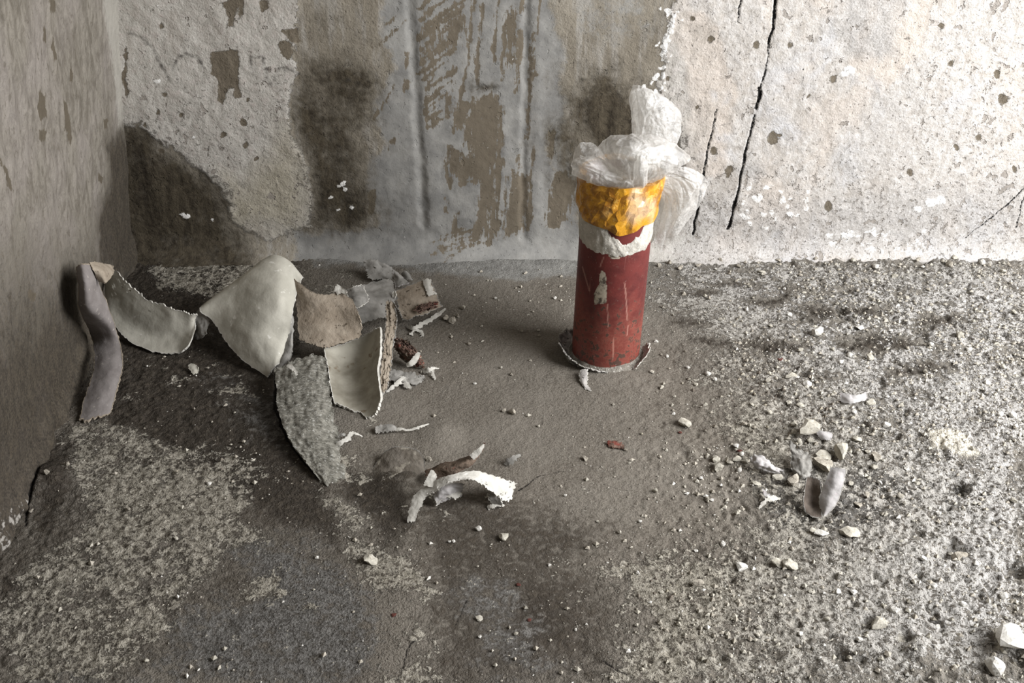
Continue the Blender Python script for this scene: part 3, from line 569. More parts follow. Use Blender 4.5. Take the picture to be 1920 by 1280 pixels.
# ------------------------------------------------------------------ torn sheets
def cr(p, t):                                   # Catmull-Rom through points p (k,3) at t in 0..1
    p = np.asarray(p, float); k = len(p)
    if k == 1: return np.repeat(p, len(t), 0)
    e = np.vstack([2 * p[0] - p[1], p, 2 * p[-1] - p[-2]]); s = np.clip(t, 0, 1) * (k - 1); i = np.minimum(s.astype(int), k - 2); f = (s - i)[:, None]
    a, b, c, d = e[i], e[i + 1], e[i + 2], e[i + 3]
    return 0.5 * (2 * b + (c - a) * f + (2 * a - 5 * b + 4 * c - d) * f * f + (3 * b - a - 3 * c + d) * f ** 3)
def patch(rows, nu, nv, rag=(0.03,) * 4, seed=0, jag=1.0):
    """rows of control points -> (nu, nv, 3) grid; rag = torn depth as a fraction at row start, row end, column start, column end"""
    rng = np.random.RandomState(seed)
    u = np.linspace(0, 1, nu); v = np.linspace(0, 1, nv)
    def tear(t, amp, s):
        z = fbm(t * 9 + s * 3.1, t * 0 + s, 1.0, 3, s, 0.7) * 0.8 + 1.1 * (rng.rand(len(t)) - 0.5) * jag
        return np.clip(amp * (0.75 + z), 0, 0.4)
    u0, u1 = tear(v, rag[0], seed + 1), 1 - tear(v, rag[1], seed + 2)
    v0, v1 = tear(u, rag[2], seed + 3), 1 - tear(u, rag[3], seed + 4)
    fine = 90
    tf = np.linspace(0, 1, fine)
    R = np.stack([cr(r, tf) for r in rows])                       # (k, fine, 3)
    G = np.stack([cr(R[:, j], tf) for j in range(fine)], 1)       # (fine u, fine v, 3)
    U = u0[None, :] + (u1 - u0)[None, :] * u[:, None]; V = v0[:, None] + (v1 - v0)[:, None] * v[None, :]
    a = U * (fine - 1); b = V * (fine - 1); i = np.clip(a.astype(int), 0, fine - 2); j = np.clip(b.astype(int), 0, fine - 2); fa = (a - i)[..., None]; fb = (b - j)[..., None]
    return (G[i, j] * (1 - fa) + G[i + 1, j] * fa) * (1 - fb) + (G[i, j + 1] * (1 - fa) + G[i + 1, j + 1] * fa) * fb
def normals(G):
    du = np.gradient(G, axis=0); dv = np.gradient(G, axis=1); n = np.cross(du, dv); return n / (np.linalg.norm(n, axis=2, keepdims=True) + 1e-12)
def sheet_geo(G, thick, wob=0.0, wsc=40, seed=0, toward=None, wrink=None):
    n = normals(G)
    if toward is not None and np.mean(np.sum(n * (np.array(toward)[None, None] - G), 2)) < 0: n = -n; flip = True
    else: flip = False
    uu, vv = np.meshgrid(np.linspace(0, 1, G.shape[0]), np.linspace(0, 1, G.shape[1]), indexing='ij')
    if wob: G = G + n * (wob * fbm(G[..., 0] + G[..., 2] * 0.7 + seed, G[..., 1] + G[..., 2], wsc, 3, seed) + 0.6 * wob * np.abs(fbm(G[..., 0] + seed, G[..., 1] + G[..., 2] * 0.8, wsc * 2.2, 2, seed + 7)))[..., None]
    if wrink is not None: G = G + n * wrink(uu, vv)[..., None]
    th = thick * (0.7 + 0.6 * vn(uu * 23, vv * 23, seed))[..., None]
    return G, G - n * th, flip
def mesh_obj(name, V, Fc, mi, mats, smooth=True, parent=None):
    me = bpy.data.meshes.new(name); me.from_pydata([tuple(x) for x in V], [], Fc)
    for m in mats: me.materials.append(m)
    if mi is not None: me.polygons.foreach_set('material_index', mi)
    me.polygons.foreach_set('use_smooth', [smooth] * len(Fc)); me.update()
    o = bpy.data.objects.new(name, me); COL.objects.link(o)
    if parent is not None: o.parent = parent
    return o
def sheet(name, rows, front, back, edge=None, thick=0.002, nu=36, nv=36, rag=(0.03,) * 4, wob=0.0012, wsc=40, seed=1, label=None, cat='paint flake', group=None, parent=None, wrink=None, jag=1.0, lift=True):
    """A torn piece of paint: front skin, back skin; the torn edge is a part of its own."""
    G = patch(rows, nu, nv, rag, seed, jag)
    A, B, flip = sheet_geo(G, thick, wob, wsc, seed, EYE, wrink)
    if lift:                                     # never sink under the floor
        for Q in (A, B):
            h = hfun(Q[..., 0].ravel(), Q[..., 1].ravel()).reshape(Q.shape[:2]) + 0.0004
            Q[..., 2] = np.where(Q[..., 2] < h, h, Q[..., 2])
        A[..., 2] = np.maximum(A[..., 2], hfun(A[..., 0].ravel(), A[..., 1].ravel()).reshape(A.shape[:2]) + 0.0004 + thick * 0.6)
    n = nu * nv; V = np.vstack([A.reshape(-1, 3), B.reshape(-1, 3)])
    F, mi = [], []
    for i in range(nu - 1):
        for j in range(nv - 1):
            q = [i * nv + j, (i + 1) * nv + j, (i + 1) * nv + j + 1, i * nv + j + 1]
            if flip: q = q[::-1]
            F.append(tuple(q)); mi.append(0); F.append(tuple(k + n for k in q[::-1])); mi.append(1)
    o = mesh_obj(name, V, F, mi, [M[front], M[back]], True, parent)
    if label: tag(o, label, cat, group)
    ring = [(i, 0) for i in range(nu)] + [(nu - 1, j) for j in range(1, nv)] + [(i, nv - 1) for i in range(nu - 2, -1, -1)] + [(0, j) for j in range(nv - 2, 0, -1)]
    cen = A.mean((0, 1)); ev, ef = [], []; m = len(ring)
    rr = np.random.RandomState(seed + 50)
    for (i, j) in ring:
        a, b = A[i, j], B[i, j]; i2 = min(max(i, 1), nu - 2); j2 = min(max(j, 1), nv - 2); inn = A[i2, j2]; out = a - inn; L = np.linalg.norm(out) + 1e-9
        out = out / L * min(thick, 0.0016) * (rr.uniform(0.0, 0.6) + (rr.uniform(0.4, 1.3) if rr.rand() < 0.14 else 0)); nn = (a - b) * 0.08
        ev += [a - (a - inn) * 0.35 + nn, a + out + nn, b + out * 0.6 - nn, b - (b - B[i2, j2]) * 0.35 - nn]
    for k in range(m):
        p, q = 4 * k, 4 * ((k + 1) % m)
        for s in range(3): ef.append((p + s, q + s, q + s + 1, p + s + 1))
    mesh_obj('torn_edge', np.array(ev), ef, None, [M[edge or front]], False, o)
    return o
def upr(by, *pts):                              # points on an upright plane that meets the floor at image row by
    y = at(960, by).y; return [tuple(EYE + ray(a, b) * ((y + d) / ray(a, b).y)) for a, b, d in pts]
def rowz(*pts): return [tuple(at(*p)) for p in pts]

# ------------------------------------------------------------------ the red pipe
PB = at(1135, 662); PB.z = 0.0
PTop = EYE + ray(1163, 321) * (PB.y / ray(1163, 321).y)
AX = (PTop - PB); PL = AX.length; AX.normalize(); AU = Vector((1, 0, 0)); AU = (AU - AX * AU.dot(AX)).normalized(); AVv = AX.cross(AU).normalized()   # AVv points away from the camera
PR = 0.0535
def cyl(a, r, l):                                # angle (0 = right, -90 deg = towards the camera), radius, length along the pipe
    return PB + AX * l + AU * (r * math.cos(a)) + AVv * (r * math.sin(a))
def pv(px, py, dy=0.0):                          # point on an upright plane through the pipe axis, dy further back
    d = ray(px, py); return EYE + d * ((PB.y + dy) / d.y)
def build_pipe():
    root = bpy.data.objects.new('drain_pipe', None); COL.objects.link(root); root.location = PB
    tag(root, 'red painted upright pipe stub with amber tape round its mouth', 'pipe')
    inv = Matrix.Translation(-PB)
    def part(name, V, F, mats, mi=None, attrs=None):
        o = mesh_obj(name, [inv @ Vector(v) for v in V], F, mi, mats, True, root)
        for k, v in (attrs or {}).items():
            a = o.data.attributes.new(k, 'FLOAT', 'POINT'); a.data.foreach_set('value', np.asarray(v, np.float32))
        return o
    na, nl = 200, 190; V, F = [], []; low, scr, scf = [], [], []
    def cam_px(p):
        q = p - EYE; w = q.dot(FWD); return (960 + q.x / w * FPX, 640 - q.dot(UPV) / w * FPX)
    scu = [[(1127, 507), (1135, 510), (1138, 540), (1137, 569), (1115, 570), (1113, 552), (1122, 535)], [(1141, 478), (1158, 476), (1163, 484), (1145, 486)]]
    lns = [((1139, 570), (1140, 612)), ((1173, 540), (1176, 600)), ((1092, 500), (1105, 545)), ((1178, 610), (1176, 628)), ((1125, 500), (1132, 482)), ((1171, 530), (1174, 560))]
    for i in range(nl + 1):
        l = -0.01 + (PL + 0.008) * i / nl
        for k in range(na):
            a = 2 * math.pi * k / na; p = cyl(a, PR * (1 + 0.004 * math.sin(3 * a + 9 * l)), l); V.append(p)
            low.append(float(np.clip(1.15 - l / 0.15, 0, 1)))
            s = c = 0.0
            if math.sin(a) < 0.25:
                x, y = cam_px(p)
                for (q0, q1) in lns:
                    d, _ = seg_d(np.array([x]), np.array([y]), q0, q1); s = max(s, float(np.clip(0.75 - d[0] / 1.8, 0, 0.5)))
                for q in scu:
                    ins = False; dm = 1e9
                    for e in range(len(q)):
                        A_, B_ = q[e], q[(e + 1) % len(q)]; d, _ = seg_d(np.array([x]), np.array([y]), A_, B_); dm = min(dm, d[0])
                        if (A_[1] > y) != (B_[1] > y) and x < (B_[0] - A_[0]) * (y - A_[1]) / (B_[1] - A_[1]) + A_[0]: ins = not ins
                    c = max(c, float(np.clip(0.5 + (dm if ins else -dm) / 6, 0, 1)))
            scr.append(s); scf.append(c)
    for i in range(nl):
        for k in range(na):
            b = i * na; F.append((b + k, b + (k + 1) % na, b + na + (k + 1) % na, b + na + k))
    # wall thickness at the mouth and the bore
    b0 = len(V)
    for (r, l) in [(PR - 0.004, PL - 0.002), (PR - 0.004, PL - 0.09), (0.001, PL - 0.09)]:
        for k in range(na): V.append(cyl(2 * math.pi * k / na, r, l)); low.append(0); scr.append(0); scf.append(0)
    ch = [nl * na, b0, b0 + na, b0 + 2 * na]
    for s in range(3):
        for k in range(na): F.append((ch[s] + k, ch[s] + (k + 1) % na, ch[s + 1] + (k + 1) % na, ch[s + 1] + k))
    part('pipe_body', V, F, [M['red']], None, dict(low=low, scratch=scr, scuff=scf))
    # crumpled tape: facets, uneven lower rim
    rng = np.random.RandomState(3); na, nl = 60, 9; V, F, clr = [], [], []
    for i in range(nl + 1):
        for k in range(na):
            jit = 0 < i < nl; a = 2 * math.pi * (k + (rng.uniform(-.42, .42) if jit else 0)) / na; f = (i + (rng.uniform(-.4, .4) if jit else 0)) / nl
            lo = PL - 0.058 - 0.012 * max(0, math.sin(-a)) + 0.003 * math.sin(5 * a) + 0.003 * float(fbm(a * 3, 3, 1, 3, 5)); hi = PL + 0.002 * math.sin(4 * a + 1.0) + 0.0015 * float(fbm(a * 5, 1, 1, 3, 6))
            r = PR + 0.0016 + 0.0046 * float(vn(a * 4.5, f * 4, 9)) + 0.0030 * rng.rand() * jit + 0.0012 * f
            if a > math.radians(300): r += 0.004 * f * max(0, math.cos(a - math.radians(352))) ** 8
            V.append(cyl(a, r, lo + (hi - lo) * f)); clr.append(float(np.clip((vn(a * 3, f * 2.2 + 3, 14) - 0.62) * 3, 0, 0.55)))
    for i in range(nl):
        for k in range(na): b = i * na; F.append((b + k, b + (k + 1) % na, b + na + (k + 1) % na)); F.append((b + k, b + na + (k + 1) % na, b + na + k))
    b0 = len(V)
    for k in range(na): V.append(cyl(2 * math.pi * k / na, PR - 0.0055, PL - 0.004 + 0.003 * rng.rand())); clr.append(0.2)
    for k in range(na): F.append((nl * na + k, nl * na + (k + 1) % na, b0 + (k + 1) % na, b0 + k))
    t = part('tape_wrap', V, F, [M['tape']], None, dict(clear=clr)); t.data.polygons.foreach_set('use_smooth', [False] * len(F)); t['label'] = 'wrinkled amber packing tape'
    # pale mortar smeared round the pipe below the tape, with a red gap at the front
    na, nl = 220, 16; V, F = [], []
    for i in range(nl + 1):
        f = i / nl
        for k in range(na):
            a = 2 * math.pi * k / na; fr = math.cos(a + math.pi / 2); g = abs((a - math.radians(283) + math.pi) % (2 * math.pi) - math.pi)
            lo = PL - 0.112 + 0.006 * float(fbm(a * 4, 1.0, 1, 5, 9, 0.7)) + 0.006 * (1 - max(0, fr)); hi = PL - 0.056 - 0.006 * max(0, fr)
            hi -= 0.030 * max(0.0, 1 - (g / 0.55) ** 2) + 0.010 * float(fbm(a * 6, 4.0, 1, 5, 12, 0.7))
            bul = math.sin(math.pi * min(1, max(0, f))) ** 0.5
            V.append(cyl(a, PR - 0.0006 + 0.0024 * bul * (0.5 + 0.9 * float(vn(a * 9, f * 4, 3))), lo + (max(hi, lo + 0.006) - lo) * f))
    for i in range(nl):
        for k in range(na): b = i * na; F.append((b + k, b + (k + 1) % na, b + na + (k + 1) % na, b + na + k))
    part('mortar_smear', V, F, [M['mortar']])['label'] = 'band of dried pale mortar below the tape'
    # low mortar bed at the foot
    na, nl = 110, 8; V, F = [], []
    for i in range(nl + 1):
        f = i / nl
        for k in range(na):
            a = 2 * math.pi * k / na; R = PR - 0.002 + f * (0.013 + 0.004 * float(fbm(math.cos(a) * 3, math.sin(a) * 3, 1, 2, 4))); z = (1 - f) ** 1.6 * (0.006 + 0.004 * float(vn(a * 4, 2, 8))) - 0.0015 * f
            p = PB + Vector((R * math.cos(a), R * math.sin(a), 0)); p.z = float(hfun(p.x, p.y)) + z + 0.0005; V.append(p)
    for i in range(nl):
        for k in range(na): b = i * na; F.append((b + k, b + na + k, b + na + (k + 1) % na, b + (k + 1) % na))
    part('mortar_bed', V, F, [M['bed']])
build_pipe()

# torn paint skin standing round the foot of the pipe
def ringrow(r, degs, zs): return [tuple(PB + Vector((r * math.cos(math.radians(d)), r * math.sin(math.radians(d)), z))) for d, z in zip(degs, zs)]
dg = [128, 148, 168, 188, 208, 228, 250, 272]
def ringv(rs, zs): return [tuple(PB + Vector((r * math.cos(math.radians(d)), r * math.sin(math.radians(d)), z))) for r, d, z in zip(rs, dg, zs)]
sheet('paint_collar', [ringv([.058, .058, .058, .058, .058, .058, .058, .0575], [.003] * 8), ringv([.060, .064, .066, .067, .066, .063, .060, .059], [.004, .006, .008, .008, .007, .006, .005, .004]), ringv([.062, .068, .072, .073, .072, .068, .063, .061], [.010, .018, .022, .024, .020, .014, .008, .004]), ringv([.063, .070, .075, .077, .076, .071, .065, .062], [.012, .024, .030, .032, .026, .016, .008, .003])],
      'collar', 'greyp', 'white', 0.0012, 12, 80, (0.0, 0.22, 0.03, 0.05), 0.003, 60, 11, 'torn greyish paint skin curling up round the foot of the red pipe', 'paint flake', jag=1.6)
sheet('paint_shred', [rowz((1086, 694, .010), (1096, 691, .012), (1104, 694, .010)), rowz((1084, 706, .006), (1094, 708, .008), (1103, 706, .006)), rowz((1088, 718, .003), (1096, 722, .004), (1102, 718, .003)), rowz((1098, 730, .002), (1106, 733, .002), (1114, 736, .002))],
      'collar', 'greyp', 'white', 0.0012, 26, 12, (0.02, 0.06, 0.16, 0.16), 0.001, 90, 12, 'small grey tongue of paint hanging in front of the pipe foot', 'paint flake')
dg = [-52, -38, -20, -2, 14]
sheet('paint_collar', [ringrow(0.060, dg, [.003] * 5), ringrow(0.066, dg, [.004, .008, .010, .010, .006]), ringrow(0.070, dg, [.006, .016, .022, .022, .012])],
      'collar', 'greyp', 'white', 0.0012, 10, 40, (0.0, 0.25, 0.04, 0.04), 0.003, 60, 13, 'short torn paint rim standing beside the pipe foot towards the lit floor', 'paint flake')

# ------------------------------------------------------------------ plastic bag stuffed in the mouth
def build_bag():
    V, F = [], []
    def leaf(rows, nu, nv, pleat, seed, amp=0.004, rag=(0, 0.02, 0.01, 0.01)):
        G = patch([[tuple(pv(*p)) for p in r] for r in rows], nu, nv, rag, seed, 0.15)
        n = normals(G); uu, vv = np.meshgrid(np.linspace(0, 1, nu), np.linspace(0, 1, nv), indexing='ij')
        rg = np.random.RandomState(seed); d = np.zeros_like(uu)
        for (m, k) in ((14, 1.0), (46, 0.45)):                      # creased cells of crumpled film
            c = rg.rand(m, 2); dd = np.sort(np.hypot((uu[..., None] - c[:, 0]), (vv[..., None] - c[:, 1]) * 1.3), axis=2)
            d += k * (np.minimum(dd[..., 0] * 3.0, 1) - 1.2 * np.exp(-((dd[..., 1] - dd[..., 0]) / 0.03) ** 2) * 0.35)
        w = fbm(vv * pleat + 0.9 * fbm(uu * 3, vv * 3, 1, 2, seed), uu * 1.0, 1.0, 2, seed, 0.6) * (1 - 0.75 * uu) * 0.9
        G = G + n * (amp * (w + 0.9 * (d - d.mean())) * np.minimum(1, 0.25 + uu * 2))[..., None]
        b = len(V); V.extend(map(tuple, G.reshape(-1, 3)))
        for i in range(nu - 1):
            for j in range(nv - 1): F.append((b + i * nv + j, b + (i + 1) * nv + j, b + (i + 1) * nv + j + 1, b + i * nv + j + 1))
    # upright ear, two layers
    leaf([[(1188, 325, .02), (1198, 322, .015), (1212, 320, .015), (1228, 322, .02)], [(1186, 262, .035), (1204, 258, .02), (1234, 258, .02), (1272, 268, .035)], [(1182, 215, .045), (1202, 212, .025), (1240, 214, .025), (1280, 232, .045)], [(1179, 185, .05), (1203, 180, .035), (1238, 186, .035), (1277, 212, .05)], [(1186, 157, .05), (1206, 160, .045), (1234, 172, .045), (1266, 195, .05)]], 60, 60, 5, 21)
    leaf([[(1192, 325, .03), (1204, 322, .03), (1216, 320, .03), (1226, 322, .03)], [(1190, 260, .05), (1208, 258, .055), (1230, 258, .055), (1258, 268, .05)], [(1186, 210, .055), (1205, 206, .06), (1226, 208, .06), (1246, 228, .055)], [(1184, 170, .055), (1200, 164, .06), (1212, 172, .06), (1226, 200, .055)]], 50, 50, 5, 22)
    # crown over the mouth
    leaf([[(1150, 352, -.02), (1168, 350, -.035), (1190, 348, -.04), (1212, 346, -.035), (1228, 343, -.02)], [(1132, 322, -.03), (1156, 315, -.055), (1190, 308, -.065), (1228, 310, -.055), (1262, 325, -.03)], [(1122, 292, -.02), (1150, 282, -.05), (1190, 275, -.06), (1240, 280, -.05), (1290, 305, -.02)], [(1120, 275, .0), (1146, 262, -.02), (1190, 256, -.025), (1240, 260, -.02), (1296, 292, .0)], [(1124, 270, .02), (1150, 256, .015), (1192, 250, .01), (1238, 254, .015), (1286, 278, .02)]], 64, 90, 13, 23, 0.005)
    leaf([[(1165, 350, -.03), (1185, 348, -.04), (1205, 346, -.04), (1222, 345, -.03)], [(1146, 325, -.05), (1178, 318, -.06), (1215, 318, -.06), (1248, 330, -.05)], [(1132, 300, -.045), (1170, 292, -.06), (1222, 292, -.06), (1272, 305, -.045)], [(1136, 288, -.03), (1172, 276, -.04), (1222, 274, -.04), (1262, 286, -.03)]], 54, 80, 12, 24, 0.005)
    # left lobe and the pointed flap behind it
    leaf([[(1165, 352, -.03), (1172, 345, -.035), (1178, 336, -.03), (1176, 328, -.02)], [(1128, 350, -.045), (1138, 335, -.055), (1142, 318, -.05), (1138, 305, -.03)], [(1094, 338, -.045), (1100, 322, -.06), (1106, 304, -.055), (1112, 292, -.03)], [(1074, 330, -.03), (1074, 316, -.045), (1080, 300, -.04), (1092, 289, -.025)], [(1072, 328, -.02), (1069, 314, -.03), (1074, 299, -.025), (1088, 288, -.015)]], 56, 50, 7, 25, 0.004)
    leaf([[(1140, 345, .0), (1150, 335, .0), (1156, 322, .0)], [(1100, 322, .01), (1110, 305, .0), (1130, 285, .01)], [(1078, 305, .015), (1090, 282, .01), (1118, 272, .015)], [(1074, 294, .02), (1086, 268, .015), (1110, 268, .02)]], 24, 24, 6, 26)
    leaf([[(1100, 345, -.05), (1118, 348, -.055), (1140, 352, -.05), (1160, 352, -.045)], [(1096, 330, -.055), (1118, 330, -.062), (1142, 336, -.06), (1166, 340, -.045)], [(1104, 316, -.05), (1124, 318, -.055), (1146, 322, -.055), (1172, 330, -.04)]], 20, 34, 9, 27, 0.005, (0.10, 0.02, 0, 0))
    # right skirt hanging beside the pipe
    leaf([[(1205, 346, -.02), (1214, 338, -.02), (1222, 330, -.01), (1228, 322, .0)], [(1242, 372, .005), (1262, 352, -.005), (1275, 332, -.005), (1280, 312, .0)], [(1238, 415, .015), (1276, 388, .0), (1302, 355, .0), (1302, 318, .01)], [(1230, 450, .02), (1272, 418, .008), (1308, 372, .01), (1322, 330, .02)], [(1240, 474, .03), (1272, 438, .02), (1308, 388, .025), (1332, 345, .03)]], 70, 66, 6, 28, 0.005)
    leaf([[(1212, 344, .01), (1222, 336, .01), (1232, 330, .01)], [(1232, 385, .03), (1258, 365, .02), (1290, 335, .03)], [(1225, 430, .035), (1262, 405, .03), (1312, 345, .035)], [(1226, 462, .04), (1250, 446, .038), (1300, 380, .04)]], 50, 50, 5, 29, 0.004)
    # twisted neck in the middle
    leaf([[(1178, 356, -.045), (1190, 357, -.05), (1206, 355, -.045), (1212, 352, -.03)], [(1184, 338, -.065), (1194, 336, -.074), (1208, 336, -.07), (1216, 336, -.05)], [(1188, 312, -.07), (1198, 308, -.082), (1210, 308, -.078), (1218, 312, -.06)], [(1194, 294, -.06), (1202, 290, -.068), (1210, 291, -.066), (1214, 298, -.055)]], 26, 26, 6, 30, 0.004)
    leaf([[(1158, 352, -.05), (1166, 356, -.052), (1176, 357, -.05), (1188, 355, -.045)], [(1160, 346, -.066), (1168, 344, -.072), (1178, 342, -.072), (1188, 344, -.06)], [(1168, 340, -.055), (1174, 334, -.06), (1182, 334, -.06), (1188, 338, -.05)]], 18, 22, 5, 31, 0.003)
    o = mesh_obj('plastic_bag', V, F, None, [M['film']], True)
    tag(o, 'crumpled milky translucent plastic bag stuffed in the mouth of the red pipe', 'plastic bag')
build_bag()

# ------------------------------------------------------------------ peeled paint heap by the left wall
def lz(px, py, off): return tuple(lwp(px, py, off))
sheet('paint_strip', [[lz(143, 500, .020), lz(155, 494, .030), lz(170, 497, .036), lz(182, 512, .034)], [lz(144, 530, .022), lz(160, 530, .040), lz(178, 535, .046), lz(192, 548, .042)], [lz(148, 580, .024), lz(168, 582, .040), lz(192, 588, .050), lz(210, 594, .050)], rowz((168, 625, .045), (188, 628, .050), (208, 632, .050), (224, 638, .045)),
      rowz((176, 672, .030), (192, 676, .034), (212, 680, .034), (231, 684, .030)), rowz((170, 712, .020), (188, 716, .024), (206, 720, .024), (222, 724, .020)), rowz((156, 752, .010), (176, 754, .013), (198, 754, .012), (214, 756, .008)), rowz((146, 790, .003), (166, 790, .004), (188, 784, .004), (208, 776, .002))],
      'mauve', 'brown', 'brown', 0.003, 64, 24, (0.01, 0.02, 0.05, 0.03), 0.002, 30, 41, 'long dull mauve strip of peeled paint leaning on the left wall')
sheet('paint_flake', [[lz(168, 492, .036), lz(190, 493, .045), lz(214, 498, .05)], [lz(174, 505, .042), lz(196, 508, .055), lz(214, 512, .058)], [lz(186, 528, .048), lz(196, 530, .058), lz(200, 530, .06)]],
      'brown', 'brown', 'brown', 0.002, 18, 20, (0.02, 0.03, 0.02, 0.05), 0.001, 50, 42, 'small brown folded flap behind the top of the mauve strip')
sheet('paint_curl', [rowz((196, 530, .060), (200, 570, .040), (216, 612, .018), (246, 642, .006), (290, 660, .002), (330, 663, .004), (352, 648, .018), (366, 618, .034)),
      rowz((199, 520, .070), (210, 556, .052), (232, 594, .030), (262, 620, .018), (302, 634, .014), (336, 634, .018), (356, 622, .030), (367, 604, .042)),
      rowz((206, 510, .080), (226, 544, .066), (252, 574, .050), (284, 596, .040), (316, 606, .038), (342, 606, .040), (358, 602, .045), (368, 594, .050)),
      rowz((215, 502, .088), (240, 530, .080), (268, 552, .070), (298, 566, .064), (324, 576, .062), (346, 583, .060), (360, 588, .058), (371, 589, .056))],
      'pale', 'brown', 'white', 0.0024, 40, 70, (0.02, 0.045, 0.02, 0.02), 0.0015, 22, 43, 'cupped pale curl of peeled paint next to the mauve strip')
sheet('paint_shred', [rowz((364, 590, .050), (374, 578, .058), (388, 580, .056)), rowz((366, 604, .038), (378, 600, .044), (392, 604, .042)), rowz((366, 618, .026), (374, 620, .030), (386, 626, .028)), rowz((352, 640, .010), (364, 634, .014), (376, 640, .012))],
      'greyp', 'brown', 'greyp', 0.002, 26, 18, (0.02, 0.1, 0.05, 0.08), 0.003, 60, 44, 'crumpled grey scrap wedged between the cupped curl and the big tent flap')
sheet('paint_flap', [rowz((418, 552, .058), (450, 526, .074), (484, 500, .086), (512, 484, .094), (540, 494, .094), (566, 518, .086)),
      rowz((372, 578, .060), (424, 540, .085), (470, 507, .108), (512, 480, .122), (544, 492, .118), (568, 522, .104)),
      rowz((394, 600, .048), (440, 566, .078), (480, 538, .102), (518, 516, .116), (542, 520, .110), (558, 546, .092)),
      rowz((424, 640, .028), (460, 614, .056), (492, 588, .078), (520, 572, .090), (538, 574, .086), (548, 590, .074)),
      rowz((456, 676, .012), (480, 656, .032), (502, 634, .048), (522, 620, .056), (534, 622, .054), (542, 632, .046)),
      rowz((500, 706, .002), (505, 700, .008), (510, 692, .014), (516, 686, .018), (522, 682, .018), (526, 680, .016))],
      'pale', 'brown', 'white', 0.0026, 64, 60, (0.03, 0.0, 0.012, 0.012), 0.0022, 16, 45, 'largest pale flap of peeled paint folded up like a tent')
sheet('paint_flake', [rowz((546, 588, .070), (549, 592, .066), (550, 602, .058)), rowz((536, 625, .050), (546, 628, .050), (549, 640, .042)), rowz((524, 660, .028), (538, 662, .030), (547, 666, .026)), rowz((512, 698, .008), (524, 692, .012), (536, 682, .014))],
      'greyp', 'brown', 'greyp', 0.0022, 30, 20, (0.02, 0.03, 0.03, 0.03), 0.002, 80, 46, 'narrow grey pleated piece tucked under the edge of the tent flap')  # inner side of the fold, its shade put into the grey colour
sheet('paint_flake', [rowz((548, 518, .108), (560, 528, .104), (584, 546, .096), (612, 552, .092), (640, 548, .092), (662, 562, .086)),
      rowz((553, 548, .090), (576, 560, .088), (604, 570, .084), (632, 574, .080), (656, 580, .078), (674, 590, .074)),
      rowz((558, 590, .066), (582, 596, .066), (610, 602, .064), (636, 606, .060), (660, 610, .058), (680, 614, .056)),
      rowz((562, 640, .040), (584, 646, .040), (606, 652, .038), (630, 648, .038), (654, 640, .040), (676, 632, .042))],
      'brown', 'pale', 'brown', 0.003, 44, 44, (0.03, 0.025, 0.012, 0.03), 0.0016, 30, 47, 'brown cement-backed piece of paint standing beside the tent flap')
sheet('paint_shred', [rowz((626, 545, .095), (634, 534, .100), (650, 544, .098)), rowz((632, 552, .092), (642, 550, .094), (654, 558, .092))], 'white', 'white', 'white', 0.0016, 12, 16, (0.08, 0.06, 0.06, 0.06), 0.002, 80, 48, 'little white torn tip on top of the brown cement-backed piece')
def bark(u, v): return 0.0042 * np.abs(fbm(u * 15 + 1.2 * fbm(u * 4, v * 3, 1, 2, 2), v * 3.0, 1.0, 3, 8)) - 0.002 + 0.0025 * fbm(u * 24, v * 14, 1, 3, 18)
sheet('crust_slab', [rowz((514, 692, .030), (545, 674, .034), (585, 662, .036), (612, 668, .034)), rowz((517, 728, .026), (548, 722, .032), (588, 714, .034), (616, 712, .030)), rowz((520, 768, .022), (556, 766, .026), (594, 760, .028), (622, 756, .022)),
      rowz((540, 818, .018), (570, 812, .020), (606, 806, .018), (632, 800, .006)), rowz((566, 856, .012), (590, 852, .013), (620, 846, .010), (646, 840, -.002)), rowz((592, 890, .005), (610, 892, .006), (636, 886, .003), (664, 876, -.006)), rowz((618, 930, -.008), (634, 926, -.006), (656, 918, -.006), (684, 904, -.010))],
      'crust', 'brown', 'crust', 0.005, 100, 44, (0.01, 0.0, 0.02, 0.02), 0.001, 60, 49, 'cracked grey bark-like crust slab lifting off the floor in front of the heap', 'crust slab', wrink=bark, lift=False)
sheet('paint_shred', [rowz((538, 683, .044), (548, 684, .045), (556, 694, .044), (558, 702, .042)), rowz((537, 688, .043), (546, 692, .044), (552, 698, .043), (555, 704, .041))], 'white', 'white', 'white', 0.0012, 8, 20, (0.05, 0.05, 0.03, 0.05), 0.001, 80, 50, 'thin white crescent of paint on top of the bark-like slab')
sheet('paint_sheet', [rowz((606, 652, .030), (640, 644, .024), (676, 630, .030), (702, 616, .046), (712, 612, .056)), rowz((614, 690, .016), (646, 686, .008), (680, 676, .012), (704, 664, .032), (714, 650, .046)), rowz((620, 730, .012), (650, 726, .004), (682, 720, .008), (704, 708, .026), (709, 700, .036)), rowz((626, 756, .008), (656, 768, .003), (688, 784, .004), (708, 772, .014), (716, 752, .026))],
      'palegrn', 'brown', 'white', 0.0028, 50, 50, (0.02, 0.03, 0.01, 0.015), 0.0022, 22, 51, 'hollow dirty pale sheet of paint with a turned-up white rim')
def rough_skin(k): return lambda u, v: 0.0022 * np.abs(fbm(u * 6 + k, v * 4, 1, 3, k)) + 0.0009 * fbm(u * 12, v * 7, 1, 2, k + 2)
